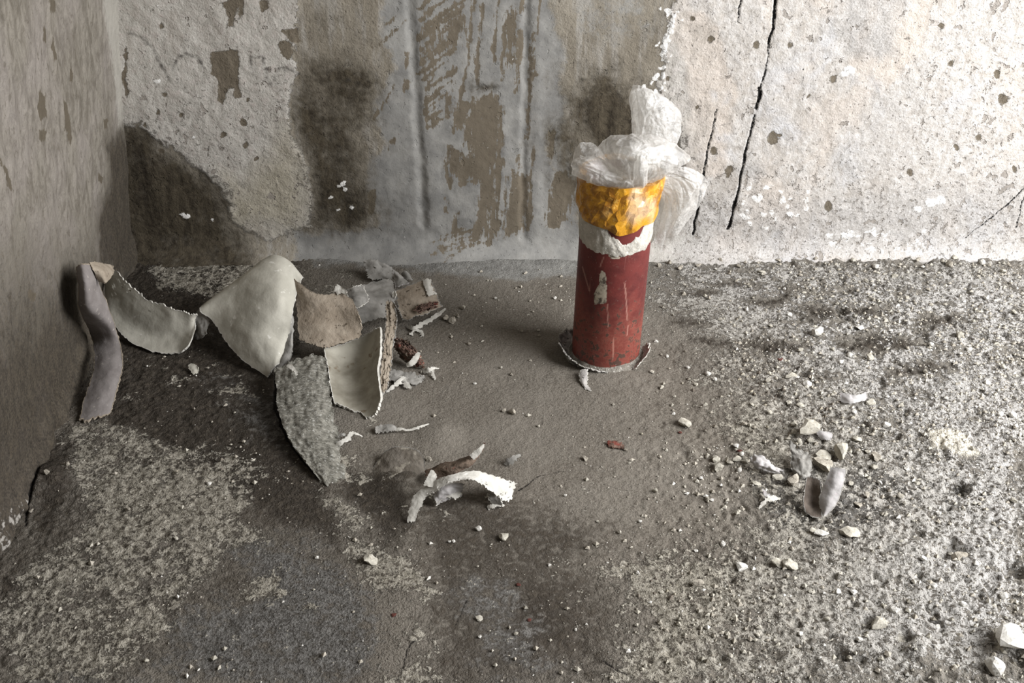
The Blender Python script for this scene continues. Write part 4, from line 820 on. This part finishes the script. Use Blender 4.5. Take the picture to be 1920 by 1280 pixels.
sheet('paint_strip', [rowz((722, 566, .060), (732, 560, .062), (746, 572, .060)), rowz((722, 602, .052), (732, 602, .052), (744, 612, .048)), rowz((718, 640, .044), (728, 644, .042), (738, 654, .036)), rowz((712, 684, .032), (722, 690, .030), (734, 700, .024)), rowz((712, 738, .014), (718, 742, .012), (726, 736, .008))],
      'brown', 'brown', 'greyp', 0.003, 60, 18, (0.02, 0.03, 0.12, 0.12), 0.001, 50, 52, 'crusty brown upright strip against the hollow sheet', wrink=rough_skin(5), jag=1.5)
sheet('paint_sheet', [rowz((606, 560, .050), (640, 545, .054), (690, 530, .05), (735, 520, .045)), rowz((640, 590, .040), (676, 570, .046), (712, 560, .044), (742, 552, .04)), rowz((672, 612, .026), (700, 600, .030), (726, 596, .030), (745, 590, .028))],
      'greyp', 'brown', 'greyp', 0.002, 30, 36, (0.04, 0.04, 0.05, 0.04), 0.004, 24, 53, 'dark grey sheet lying behind the brown cement-backed piece')
sheet('paint_flake', [rowz((650, 548, .060), (662, 535, .07), (680, 530, .068)), rowz((656, 566, .055), (672, 556, .062), (690, 552, .058)), rowz((664, 580, .05), (680, 574, .052), (692, 566, .05))],
      'greyp', 'brown', 'white', 0.002, 18, 18, (0.08, 0.05, 0.06, 0.06), 0.003, 50, 54, 'crumpled grey flake with a white nick behind the brown piece')
sheet('paint_flake', [upr(530, (676, 488, .03), (698, 486, .03), (722, 493, .03), (736, 502, .03)), upr(530, (682, 504, .02), (702, 502, .02), (722, 508, .02), (738, 514, .02)), upr(530, (690, 524, .0), (706, 525, .0), (722, 526, .0), (734, 526, .0))],
      'greyp', 'brown', 'greyp', 0.0016, 24, 28, (0.06, 0.05, 0.06, 0.06), 0.003, 40, 55, 'grey leaf-like flake standing against the foot of the back wall')
sheet('paint_flake', [upr(545, (736, 505, .03), (740, 508, .03), (746, 512, .03)), upr(545, (739, 520, .02), (750, 521, .015), (762, 524, .02)), upr(545, (741, 540, .0), (752, 536, .0), (770, 530, .005))], 'greyp', 'greyp', 'lav', 0.0014, 18, 18, (0.03, 0.05, 0.04, 0.06), 0.002, 50, 56, 'small pointed grey flake beside the rusty chip')
sheet('paint_flake', [upr(540, (752, 512, .03), (760, 507, .03), (768, 514, .03)), upr(540, (758, 528, .02), (766, 524, .02), (774, 526, .02))], 'greyp', 'greyp', 'greyp', 0.0014, 12, 12, (0.06,) * 4, 0.002, 50, 57, 'tiny grey fin of paint behind the rusty chip')
sheet('paint_chip', [rowz((738, 548, .044), (762, 536, .050), (790, 526, .052), (808, 524, .050)), rowz((742, 566, .036), (768, 556, .044), (796, 548, .046), (818, 548, .040)), rowz((748, 586, .024), (772, 578, .030), (800, 570, .032), (826, 566, .026)), rowz((756, 602, .010), (778, 598, .016), (804, 588, .018), (832, 574, .014))],
      'brown', 'pale', 'greyp', 0.003, 36, 36, (0.03, 0.05, 0.04, 0.03), 0.002, 45, 58, 'brown chip of plaster with rusty stain and a white corner')
sheet('rust_stain_flake', [rowz((776, 574, .037), (800, 566, .040), (820, 562, .036)), rowz((774, 582, .032), (800, 576, .035), (824, 570, .030)), rowz((774, 592, .024), (802, 584, .027), (828, 574, .022))], 'rust', 'rust', 'rust', 0.001, 18, 26, (0.2, 0.2, 0.16, 0.16), 0.0006, 60, 59, 'rust red sliver clinging to the brown chip of plaster', 'rust flake')
sheet('paint_shred', [rowz((792, 524, .056), (800, 522, .057), (808, 523, .054)), rowz((796, 540, .052), (804, 538, .053), (812, 540, .048)), rowz((802, 556, .044), (810, 554, .044), (820, 552, .040))], 'white', 'white', 'white', 0.0016, 20, 14, (0.06, 0.06, 0.08, 0.14), 0.001, 60, 60, 'white torn strip on the corner of the rusty chip')
sheet('paint_shred', [rowz((736, 548, .048), (740, 544, .050), (742, 550, .049)), rowz((735, 558, .042), (739, 556, .044), (741, 560, .042))], 'white', 'white', 'white', 0.0014, 10, 8, (0.1,) * 4, 0.001, 60, 61, 'white nick of paint at the inner end of the rusty chip')
def shred(pts, w, label, seed, front='white', back='white', nv=8, n=26, rag=0.26, grp=None, cat='paint flake', thick=0.0010, name='paint_shred'):
    P = [Vector(at(*p)) for p in pts]; rows = []
    for k, p in enumerate(P):
        t = (P[min(k + 1, len(P) - 1)] - P[max(k - 1, 0)]).normalized(); s = t.cross(Vector((0, -0.45, 0.9))).normalized(); ww = w[k] if isinstance(w, (list, tuple)) else w
        lift = Vector((0, 0.1, 0.35)) * ww
        rows.append([tuple(p - s * ww), tuple(p + lift * 0.3), tuple(p + s * ww)])
    return sheet(name, rows, front, back, 'white' if front == 'white' else front, thick, n, nv, (0.02, 0.02, rag, rag), 0.0008, 90, seed, label, cat, grp)
GS = 'white paint shreds beside the peeled heap'
shred([(762, 612, .003), (776, 616, .008), (792, 608, .007), (806, 600, .009), (822, 590, .010), (836, 578, .016)], [.003, .007, .008, .006, .005, .002], 'curly white shred lying below the rusty chip', 62)
shred([(770, 628, .002), (778, 618, .006), (790, 622, .004), (792, 630, .002)], .004, 'tiny hooked white shred below the rusty chip', 63)
sheet('paint_curl', [rowz((736, 634, .026), (748, 632, .030), (764, 640, .028), (776, 650, .022)), rowz((738, 648, .024), (754, 650, .028), (772, 658, .026), (786, 664, .020)), rowz((748, 664, .012), (764, 672, .016), (782, 678, .016), (798, 680, .010)), rowz((758, 674, .002), (772, 684, .004), (784, 688, .004), (798, 690, .002))],
      'rust', 'brown', 'dkbrown', 0.003, 32, 32, (0.10, 0.10, 0.10, 0.10), 0.001, 55, 64, 'rusty brown curled crust piece beside the hollow sheet', wrink=rough_skin(9), jag=1.5)
shred([(762, 684, .020), (770, 682, .023), (778, 674, .026), (786, 660, .028)], [.003, .0045, .005, .0025], 'white rolled rim on the rusty curled crust', 65, rag=0.06)
shred([(724, 736, .002), (736, 726, .006), (748, 718, .007), (756, 712, .008), (764, 724, .005), (772, 728, .004)], [.002, .004, .006, .008, .005, .001], 'white jagged shred in front of the rusty curl', 66)
shred([(740, 712, .006), (752, 708, .008), (756, 706, .008)], .0035, 'tiny white curl in front of the rusty curl', 67)
shred([(794, 696, .004), (804, 694, .008), (814, 690, .008), (824, 690, .005)], [.003, .006, .004, .001], 'white star-shaped shred with grey back at the edge of the heap', 68)
shred([(806, 692, .006), (812, 702, .004), (816, 712, .001)], [.005, .004, .001], 'pointed white sliver at the edge of the heap', 69)
sheet('paint_flake', [rowz((730, 690, .012), (752, 694, .012), (780, 700, .010), (800, 706, .006)), rowz((726, 712, .006), (750, 718, .006), (770, 722, .004), (790, 718, .003))], 'greyp', 'brown', 'greyp', 0.002, 16, 30, (0.08, 0.1, 0.05, 0.08), 0.003, 50, 70, 'flat dark grey flake under the white shreds')
shred([(628, 836, .003), (640, 830, .008), (652, 822, .010), (660, 812, .012), (670, 814, .010), (680, 818, .006)], [.004, .006, .0055, .004, .002, .001], 'ragged white shred at the foot of the bark-like slab', 71)
shred([(634, 818, .010), (642, 814, .013), (648, 816, .010)], .0025, 'little grey hook of paint at the foot of the bark-like slab', 72, 'greyp', 'greyp')
sheet('paint_flake', [rowz((703, 800, .006), (718, 797, .007), (732, 796, .008), (744, 800, .006)), rowz((704, 812, .003), (718, 810, .004), (734, 808, .005), (746, 806, .003))], 'greyp', 'brown', 'greyp', 0.002, 12, 24, (0.06, 0.08, 0.04, 0.06), 0.002, 60, 73, 'narrow dark grey flake lying alone below the hollow sheet')
shred([(740, 806, .004), (752, 804, .006), (770, 806, .005), (788, 800, .007), (804, 794, .006)], [.003, .003, .0022, .003, .001], 'thread-like white shred beside the narrow grey flake', 74)
# lifted skin, brown horn and white ribbon in the foreground
sheet('paint_sheet', [rowz((708, 862, .004), (722, 846, .012), (744, 838, .018), (768, 839, .020), (786, 847, .018), (797, 864, .012)), rowz((702, 872, .001), (720, 856, .009), (744, 848, .015), (768, 849, .017), (786, 857, .015), (797, 872, .009)), rowz((692, 890, -.006), (720, 880, .003), (746, 874, .008), (770, 874, .010), (788, 880, .008), (800, 890, .002)), rowz((692, 915, -.008), (720, 910, -.004), (748, 906, .001), (772, 906, .003), (790, 906, .002), (804, 906, -.004)), rowz((700, 940, -.010), (724, 936, -.008), (748, 932, -.006), (770, 930, -.005), (786, 928, -.006), (800, 926, -.010))],
      'dirt', 'dkbrown', 'greyp', 0.0028, 36, 50, (0.01, 0.0, 0.03, 0.03), 0.0016, 40, 75, 'dome of dirt-coloured skin with a grey rim lifted off the floor by the white ribbon', lift=False)
sheet('paint_horn', [rowz((796, 882, .010), (826, 870, .020), (852, 864, .026), (878, 854, .032), (896, 842, .040), (908, 833, .048)), rowz((798, 892, .016), (826, 880, .028), (854, 874, .034), (880, 862, .038), (897, 850, .042), (908, 834, .047)), rowz((802, 904, .008), (828, 894, .016), (856, 886, .022), (882, 872, .028), (898, 856, .036), (908, 836, .046))],
      'dkbrown', 'white', 'rust', 0.0024, 20, 44, (0.03, 0.03, 0.03, 0.0), 0.002, 60, 76, 'dark brown horn of rolled paint with a white pointed tip')
shred([(884, 858, .042), (893, 850, .046), (901, 842, .050), (908, 832, .052)], [.0042, .0045, .003, .0008], 'white pointed tip on the brown horn of paint', 77, rag=0.05)
sheet('paint_ribbon', [rowz((762, 978, .002), (770, 979, .002), (778, 978, .002)), rowz((768, 948, .012), (777, 951, .013), (788, 956, .012)), rowz((776, 928, .022), (787, 930, .023), (799, 932, .022)), rowz((795, 912, .032), (805, 916, .033), (815, 924, .031)), rowz((822, 898, .044), (831, 902, .045), (840, 908, .043)), rowz((850, 889, .050), (859, 894, .051), (868, 899, .049)), rowz((886, 880, .048), (890, 891, .047), (893, 905, .046)), rowz((920, 888, .036), (920, 902, .035), (917, 920, .033)), rowz((948, 896, .022), (944, 914, .019), (936, 934, .015)), rowz((970, 902, .012), (964, 922, .008), (955, 945, .004))],
      'white', 'lav', 'white', 0.0014, 110, 16, (0.01, 0.015, 0.10, 0.10), 0.0008, 60, 78, 'long arched white ribbon of paint standing on its two ends')
shred([(803, 912, .036), (806, 902, .040), (811, 892, .044), (810, 881, .046)], [.006, .0065, .006, .002], 'short white barb sticking up from the arched ribbon', 79, rag=0.08)
sheet('paint_curl', [rowz((814, 930, .016), (828, 914, .026), (850, 904, .030), (872, 906, .026)), rowz((814, 938, .012), (830, 924, .022), (850, 914, .026), (870, 914, .022)), rowz((818, 942, .006), (834, 932, .012), (852, 922, .014), (868, 920, .012)), rowz((816, 948, .001), (834, 940, .004), (850, 932, .004), (866, 932, .003))],
      'lav', 'greyp', 'white', 0.002, 26, 34, (0.04, 0.05, 0.04, 0.05), 0.003, 55, 80, 'small lavender grey curl sheltered under the arched ribbon')
shred([(818, 944, .006), (828, 934, .011), (842, 928, .014), (852, 930, .012), (864, 924, .011)], [.0015, .0025, .004, .006, .005], 'white rim shred along the lavender curl', 81)
shred([(914, 952, .002), (924, 948, .005), (936, 945, .006), (946, 948, .004)], [.003, .004, .004, .002], 'white twisted shred under the end of the arched ribbon', 82)
sheet('paint_flake', [rowz((912, 926, .016), (924, 922, .020), (938, 930, .018)), rowz((918, 938, .010), (930, 938, .012), (942, 942, .010)), rowz((922, 948, .003), (932, 948, .004), (944, 950, .002))], 'greyp', 'greyp', 'white', 0.0018, 16, 16, (0.08,) * 4, 0.002, 60, 83, 'grey scrap curled beneath the end of the arched ribbon')
shred([(946, 870, .003), (956, 864, .008), (966, 858, .010), (976, 852, .006)], [.003, .007, .006, .002], 'lone grey-brown sliver behind the arched ribbon', 84, 'greyp', 'brown')
sheet('bark_chip', [rowz((1138, 828, .004), (1152, 826, .006), (1164, 830, .005), (1172, 836, .003)), rowz((1140, 838, .002), (1152, 838, .004), (1162, 840, .003), (1170, 842, .002))], 'rust', 'rust', 'rust', 0.003, 10, 18, (0.08,) * 4, 0.002, 80, 85, 'flat rust brown chip lying alone on the dusty floor', 'chip')
sheet('paint_flake', [rowz((352, 684, .006), (362, 680, .009), (372, 688, .008)), rowz((356, 694, .004), (364, 692, .006), (372, 696, .004)), rowz((362, 702, .002), (366, 700, .003), (370, 700, .002))], 'pale', 'brown', 'pale', 0.0016, 14, 14, (0.06,) * 4, 0.001, 60, 86, 'tiny pale flake on the damp floor in front of the cupped curl')
# group of chips on the lit side
sheet('paint_chip', [rowz((1558, 874, .060), (1572, 874, .062), (1588, 878, .060)), rowz((1550, 896, .046), (1566, 898, .049), (1583, 902, .046)), rowz((1541, 920, .030), (1558, 924, .033), (1576, 928, .030)), rowz((1536, 940, .018), (1552, 946, .020), (1566, 948, .016)), rowz((1540, 966, .002), (1544, 968, .003), (1550, 966, .002))],
      'lav', 'brown', 'white', 0.0022, 40, 26, (0.025, 0.01, 0.02, 0.02), 0.0012, 50, 87, 'pale lavender chip of paint standing upright among crumbs')
sheet('paint_chip', [rowz((1514, 890, .034), (1524, 892, .034), (1538, 898, .032)), rowz((1508, 920, .022), (1522, 922, .018), (1540, 928, .020)), rowz((1506, 944, .012), (1522, 948, .008), (1540, 954, .010)), rowz((1512, 962, .003), (1526, 970, .002), (1542, 970, .003))],
      'dkchip', 'greyp', 'greyp', 0.0022, 30, 24, (0.03, 0.02, 0.02, 0.03), 0.0012, 50, 88, 'dull brown hollow chip leaning beside the pale upright chip')
sheet('paint_flake', [rowz((1478, 826, .020), (1486, 830, .020), (1496, 840, .018)), rowz((1482, 846, .014), (1498, 850, .016), (1518, 852, .014)), rowz((1482, 872, .008), (1500, 880, .010), (1522, 878, .008)), rowz((1490, 892, .003), (1506, 898, .004), (1518, 896, .003))],
      'greyp', 'brown', 'greyp', 0.002, 28, 26, (0.05, 0.05, 0.06, 0.06), 0.006, 70, 89, 'grey hollow scrap behind the two upright chips')
sheet('paint_flake', [rowz((1406, 860, .012), (1418, 853, .017), (1434, 860, .015), (1450, 874, .010), (1472, 880, .008)), rowz((1408, 868, .012), (1420, 866, .017), (1438, 872, .014), (1454, 880, .010), (1472, 885, .006)), rowz((1420, 880, .004), (1430, 882, .007), (1442, 886, .006), (1456, 888, .004), (1470, 890, .002))],
      'lav', 'greyp', 'greyp', 0.002, 22, 32, (0.04, 0.05, 0.05, 0.05), 0.005, 80, 90, 'grey crumpled tongue of paint pointing away from the upright chips')
sheet('paint_flake', [rowz((1530, 806, .012), (1542, 807, .013), (1560, 812, .010)), rowz((1532, 814, .008), (1546, 816, .009), (1560, 820, .006)), rowz((1540, 823, .003), (1548, 824, .004), (1558, 825, .002))], 'lav', 'greyp', 'lav', 0.002, 14, 18, (0.05,) * 4, 0.001, 60, 91, 'small lavender flake next to the biggest crumb')
sheet('paint_flake', [rowz((1574, 736, .010), (1590, 738, .014), (1608, 740, .014), (1624, 734, .012)), rowz((1575, 744, .008), (1592, 746, .011), (1610, 746, .011), (1627, 740, .009)), rowz((1576, 754, .002), (1594, 756, .004), (1612, 753, .005), (1628, 746, .004))], 'lav', 'greyp', 'lav', 0.002, 14, 30, (0.06, 0.04, 0.05, 0.05), 0.002, 50, 92, 'lavender sliver of paint lying alone on the gritty floor')
shred([(1423, 954, .002), (1430, 944, .006), (1440, 936, .009), (1450, 934, .008), (1464, 934, .004)], [.001, .003, .0055, .005, .002], 'white three-pointed shred on the dark floor near the crumbs', 93)
shred([(1430, 916, .010), (1436, 926, .009), (1446, 934, .008)], [.001, .004, .005], 'thin grey barb of the white three-pointed shred', 94, 'lav', 'white')

# ------------------------------------------------------------------ crumbs, one by one
def crumb_mesh(name, seed, mat, sub=2, flat=0.75, rough=0.30):
    bm = bmesh.new(); bmesh.ops.create_icosphere(bm, subdivisions=sub, radius=1.0); r = random.Random(seed)
    cuts = [(Vector((r.gauss(0, 1), r.gauss(0, 1), r.gauss(0, 1))).normalized(), r.uniform(0.42, 0.78)) for _ in range(11)]
    for v in bm.verts:
        p = v.co.copy()
        for c, d in cuts:
            e = p.dot(c)
            if e > d: p -= c * (e - d)
        p *= 1 + rough * (r.random() - 0.5); v.co = Vector((p.x, p.y, p.z * flat))
    me = bpy.data.meshes.new(name); bm.to_mesh(me); bm.free(); me.materials.append(mat); return me
CM = {k: [crumb_mesh('mortar_crumb', 10 * ord(k) + i, M['crumb' + k], 2, fl_, 0.22) for i, fl_ in enumerate((0.8, 0.65, 0.9, 0.5))] for k in 'ABCD'}
LAB = {'A': ('small beige mortar crumb lying loose on the floor', 'beige mortar crumbs on the floor'), 'B': ('small chalk white crumb of plaster lying loose on the floor', 'white plaster crumbs on the floor'),
       'C': ('small dull grey crumb of concrete lying loose on the floor', 'grey concrete crumbs on the floor'), 'D': ('tiny dark red paint speck lying on the floor', 'red paint specks on the floor')}
rc = random.Random(77)
def crumb(px, py, w, h=None, k='A', label=None):
    h = h or w * 0.8; c = at(px, py); s = (c - EYE).length / FPX
    o = bpy.data.objects.new({'A': 'mortar_crumb', 'B': 'plaster_crumb', 'C': 'concrete_crumb', 'D': 'paint_speck'}[k], rc.choice(CM[k])); COL.objects.link(o)
    a = w * s * 0.66; b = a * rc.uniform(0.75, 1.0); zz = min(h * s * 0.80, a * 1.0) if h > w * 0.55 else h * s * 0.6
    if k == 'D': zz *= 0.5
    z0 = float(hfun(c.x, c.y)); o.scale = (a, b, zz); o.location = (c.x, c.y, z0 + zz * 0.45); o.rotation_euler = (rc.uniform(-.15, .15), rc.uniform(-.15, .15), rc.uniform(-0.5, 0.5) if w > 1.5 * h else rc.uniform(0, 6.28))
    if label: tag(o, label, 'crumb'); return o
    col = {'A': 'beige', 'B': 'chalk white', 'C': 'dull grey', 'D': 'dark red'}[k]; what = {'A': 'mortar crumb', 'B': 'plaster crumb', 'C': 'concrete crumb', 'D': 'paint speck'}[k]
    size = 'medium' if w >= 14 else ('small' if w >= 9 else 'tiny'); size = 'flat ' + size if w > 1.7 * h else size
    if math.hypot(px - 1350, py - 868) < 75: where = 'in the small cluster near the grey paint tongue'
    elif math.hypot(px - 1540, py - 860) < 115: where = 'among the upright paint chips'
    elif px > 1230 and py < 530: where = 'at the foot of the whitewashed wall'
    elif px < 450: where = 'on the damp floor below the left wall'
    elif px < 880: where = 'close to the peeled paint heap and ribbon'
    elif px < 1320 and py < 760: where = 'on the dusty floor round the red pipe'
    elif px < 1320: where = 'on the dark dusty floor'
    elif py < 790: where = 'on the gritty floor below the whitewashed wall'
    elif py > 1040: where = 'on the pale lime-crusted floor'
    else: where = 'on the bluish grey floor near the dark holes'
    tag(o, size + ' ' + col + ' ' + what + ' ' + where, 'crumb', col + ' crumbs ' + where); return o
CR = """1533 627 20 18 B;1612 615 14 12 B;1677 518 14 10 A;1623 530 9 8 A;1642 503 10 8 B;1428 512 14 7 A;1797 632 18 14 A;1817 657 10 10 B;1328 702 10 11 B;1305 720 8 8 A;1483 703 20 13 A;1440 717 12 12 A;1513 720 14 13 B;1395 797 12 10 C;1487 800 12 12 A;
1487 814 11 10 A;1607 823 18 10 A;1660 797 14 10 B;1380 838 10 10 B;1873 783 10 10 B;1898 778 14 12 B;1627 847 12 12 A;1575 687 10 10 B;1593 670 10 9 B;1630 673 14 11 A;1500 762 14 9 A;1480 755 12 8 A;1633 752 18 10 A;1477 826 10 9 A;1340 863 15 13 A;1326 853 10 10 A;
1391 855 9 8 B;1380 866 15 13 A;1369 871 11 9 A;1395 869 12 10 A;1387 884 10 10 B;1457 891 20 11 A;1418 908 17 9 A;1498 832 12 11 A;1518 831 12 11 A;1543 856 27 13 A;1643 860 22 17 C;1639 877 12 10 A;1616 888 12 11 B;1326 939 9 9 A;1334 941 8 7 B;1540 1002 22 7 B;1525 997 14 9 A;
1354 1019 10 9 B;1457 1058 22 14 A;1677 1147 14 13 B;1657 1135 10 8 A;1805 1137 12 10 B;1600 1112 12 9 B;1570 1112 10 8 B;1307 1098 20 14 C;1595 1227 10 10 A;897 992 10 8 B;843 1016 6 5 B;850 1016 6 5 B;1228 923 9 10 A;1098 863 11 9 C;968 1190 8 9 A;898 1160 13 7 A;960 776 15 14 C;
946 772 8 7 C;868 580 10 8 A;880 646 8 7 C;973 1097 9 8 D;738 1153 10 6 D;993 1163 8 6 D;1275 812 8 6 D;1387 847 9 7 D;1463 673 10 5 D;1172 845 7 6 C;836 600 14 12 C;850 606 14 11 C;858 596 9 8 C;803 862 14 9 C;1283 797 24 17 A;1345 880 22 20 A;1487 905 28 22 C;
1340 712 7 6 B;1305 1030 8 6 B;1260 760 7 6 A;1230 640 7 6 B;1250 668 6 6 B;1222 700 8 7 A;1240 728 9 7 A;1290 690 7 7 B;1322 760 8 7 A;1410 760 9 8 A;1442 775 10 8 A;1555 765 9 8 A;1600 775 8 7 B;1690 760 9 7 A;1735 700 10 8 A;1850 720 10 8 B;1880 690 9 8 A;1560 655 9 8 A;1500 660 10 8 A;
1700 880 9 8 B;1720 905 10 8 A;1690 930 10 9 A;1650 905 9 8 B;1625 930 12 10 C;1595 905 10 9 A;1610 945 14 10 C;1660 965 9 8 A;1760 960 9 8 B;1900 940 12 9 A;1850 1005 10 8 B;1730 1050 10 8 B;1690 1015 8 7 A;1830 1060 10 8 B;1880 1120 12 9 B;1750 1100 9 7 B;1520 1110 9 7 A;1450 1120 9 7 A;
1550 1160 10 8 A;1500 1190 9 8 B;1420 1190 9 8 A;1370 1230 10 8 A;1610 1200 10 8 B;1650 1240 10 9 A;1760 1170 12 9 B;1790 1250 12 9 A;1330 1150 8 7 A;1240 1110 8 7 A;1210 1250 9 8 A;1060 930 6 5 B;1030 1060 6 5 B;880 900 5 5 A;1120 980 7 6 A;1200 980 6 6 B;1180 870 7 6 A;1150 760 6 5 A;
1040 560 6 5 B;1010 620 6 5 A;930 560 6 5 B;940 690 6 5 A;890 720 6 5 B;1010 800 6 5 A;900 1195 7 6 B;1080 1180 6 5 B;1255 495 10 8 C;1235 500 9 9 C;1275 505 12 10 C;1310 500 10 8 C;1350 490 9 8 C;1385 502 10 9 C;1460 488 9 8 C;1530 486 10 8 C;1600 490 9 8 A;1720 492 10 8 C;1780 500 14 10 C;1790 486 10 8 A;1840 495 10 8 B;1880 510 10 8 A;
1740 545 10 7 C;1700 560 9 7 A;1850 560 9 7 B;1900 590 10 8 A;1570 570 8 7 A;1480 590 8 7 B;1400 580 8 7 B;1350 600 8 7 A;1330 560 7 6 C;1445 610 8 7 A;1660 600 9 8 A;1745 650 9 8 B;1700 655 8 7 C;60 960 9 8 C;92 905 10 9 C;130 880 9 8 C;330 1010 8 7 A;275 1240 8 7 A;393 908 8 7 B;342 953 7 6 A;240 955 9 10 C"""
for rec in CR.replace('\n', '').split(';'):
    a = rec.split()
    if len(a) == 5: crumb(float(a[0]), float(a[1]), float(a[2]), float(a[3]), a[4])
crumb(1512, 817, 36, 30, 'A', 'biggest rounded beige crumb next to a small lavender flake')
crumb(1575, 854, 32, 26, 'A', 'pale beige lump just behind the upright lavender chip')
crumb(1545, 876, 36, 26, 'C', 'dark brown-grey lump between the grey scrap and the upright chips')
crumb(1595, 999, 34, 17, 'A', 'flat cream flake of mortar in front of the upright chips')
crumb(1480, 1062, 27, 22, 'A', 'flat cream mortar flake on the open floor with a smaller piece touching it')
crumb(1390, 1063, 20, 17, 'B', 'bluish white crumb lying alone on the grey floor')
crumb(945, 1010, 17, 16, 'A', 'round pale pebble lying alone on the dusty floor')
crumb(695, 1053, 26, 16, 'A', 'flat cream chip at the end of a light crust patch')
crumb(1645, 1173, 28, 22, 'A', 'square cream flake of mortar beside a dark hollow')
crumb(1862, 1253, 28, 24, 'B', 'bright white broken crumb in front of the crumbly cream mound')
crumb(1893, 1218, 50, 34, 'B', 'largest chalky white lump on the crumbly cream mound')
crumb(1797, 920, 18, 16, 'C', 'grey crumb sitting in a dark hole in the floor')
crumb(1800, 1040, 26, 18, 'C', 'grey-brown lump at the rim of an oblong hole in the floor')

# ------------------------------------------------------------------ loose grit nobody could count
def build_grit():
    r = np.random.RandomState(5); V, F, mi = [], [], []
    base = np.array([(1, 0, 0), (-1, 0, 0), (0, 1, 0), (0, -1, 0), (0, 0, 1), (0, 0, -1)], float); fc = [(0, 2, 4), (2, 1, 4), (1, 3, 4), (3, 0, 4), (2, 0, 5), (1, 2, 5), (3, 1, 5), (0, 3, 5)]
    n = 15000; X = r.uniform(-0.9, 1.0, n * 3); Y = r.uniform(0.86, YW - 0.03, n * 3)
    den = 0.03 + 0.97 * sstep(0.05, 0.5, X + 0.25 * (1.2 - Y)); den = den * (0.35 + 1.3 * sstep(-0.2, 0.5, fbm(X, Y, 8, 3, 81))) + 0.07 * sstep(0.0, 0.4, fbm(X, Y, 12, 2, 83)) * (X > -0.5)
    side = (np.stack([X - C0.x, Y - C0.y], 1) @ np.array([LN.x, LN.y])) > 0.02
    side &= (np.hypot(X - PB.x, Y - PB.y) > 0.085)
    for (a_, b_, R_) in [(290, 610, .09), (470, 610, .10), (620, 600, .11), (580, 790, .09), (670, 700, .08), (750, 600, .09), (860, 920, .10), (760, 880, .07), (185, 640, .08), (170, 740, .07), (1530, 900, .07)]:
        c = fl(a_, b_); side &= np.hypot(X - c[0], Y - c[1]) > R_
    k = np.nonzero((r.rand(n * 3) < den) & side)[0][:n]; H = hfun(X[k], Y[k])
    for q, (x, y, h) in enumerate(zip(X[k], Y[k], H)):
        s = min(0.0042, 0.0009 * (1 / max(0.05, r.rand())) ** 0.55); a = r.uniform(0, 6.28); c_, s_ = math.cos(a), math.sin(a)
        P = base * np.array([s * r.uniform(.8, 1.2), s * r.uniform(.6, 1.0), s * r.uniform(.5, .9)]) * r.uniform(.75, 1.25, (6, 1)); P = np.stack([P[:, 0] * c_ - P[:, 1] * s_, P[:, 0] * s_ + P[:, 1] * c_, P[:, 2]], 1)
        b = len(V); V.extend(map(tuple, P + np.array([x, y, h + s * 0.35]))); F.extend([tuple(i + b for i in f) for f in fc]); m = r.choice([0, 1, 2, 2, 0, 2, 2, 0]); mi.extend([m] * 8)
    o = mesh_obj('grit', V, F, mi, [M['crumbA'], M['crumbB'], M['crumbC']], False)
    tag(o, 'fine loose grit and sand scattered over the concrete floor', 'grit', kind='stuff')
build_grit()
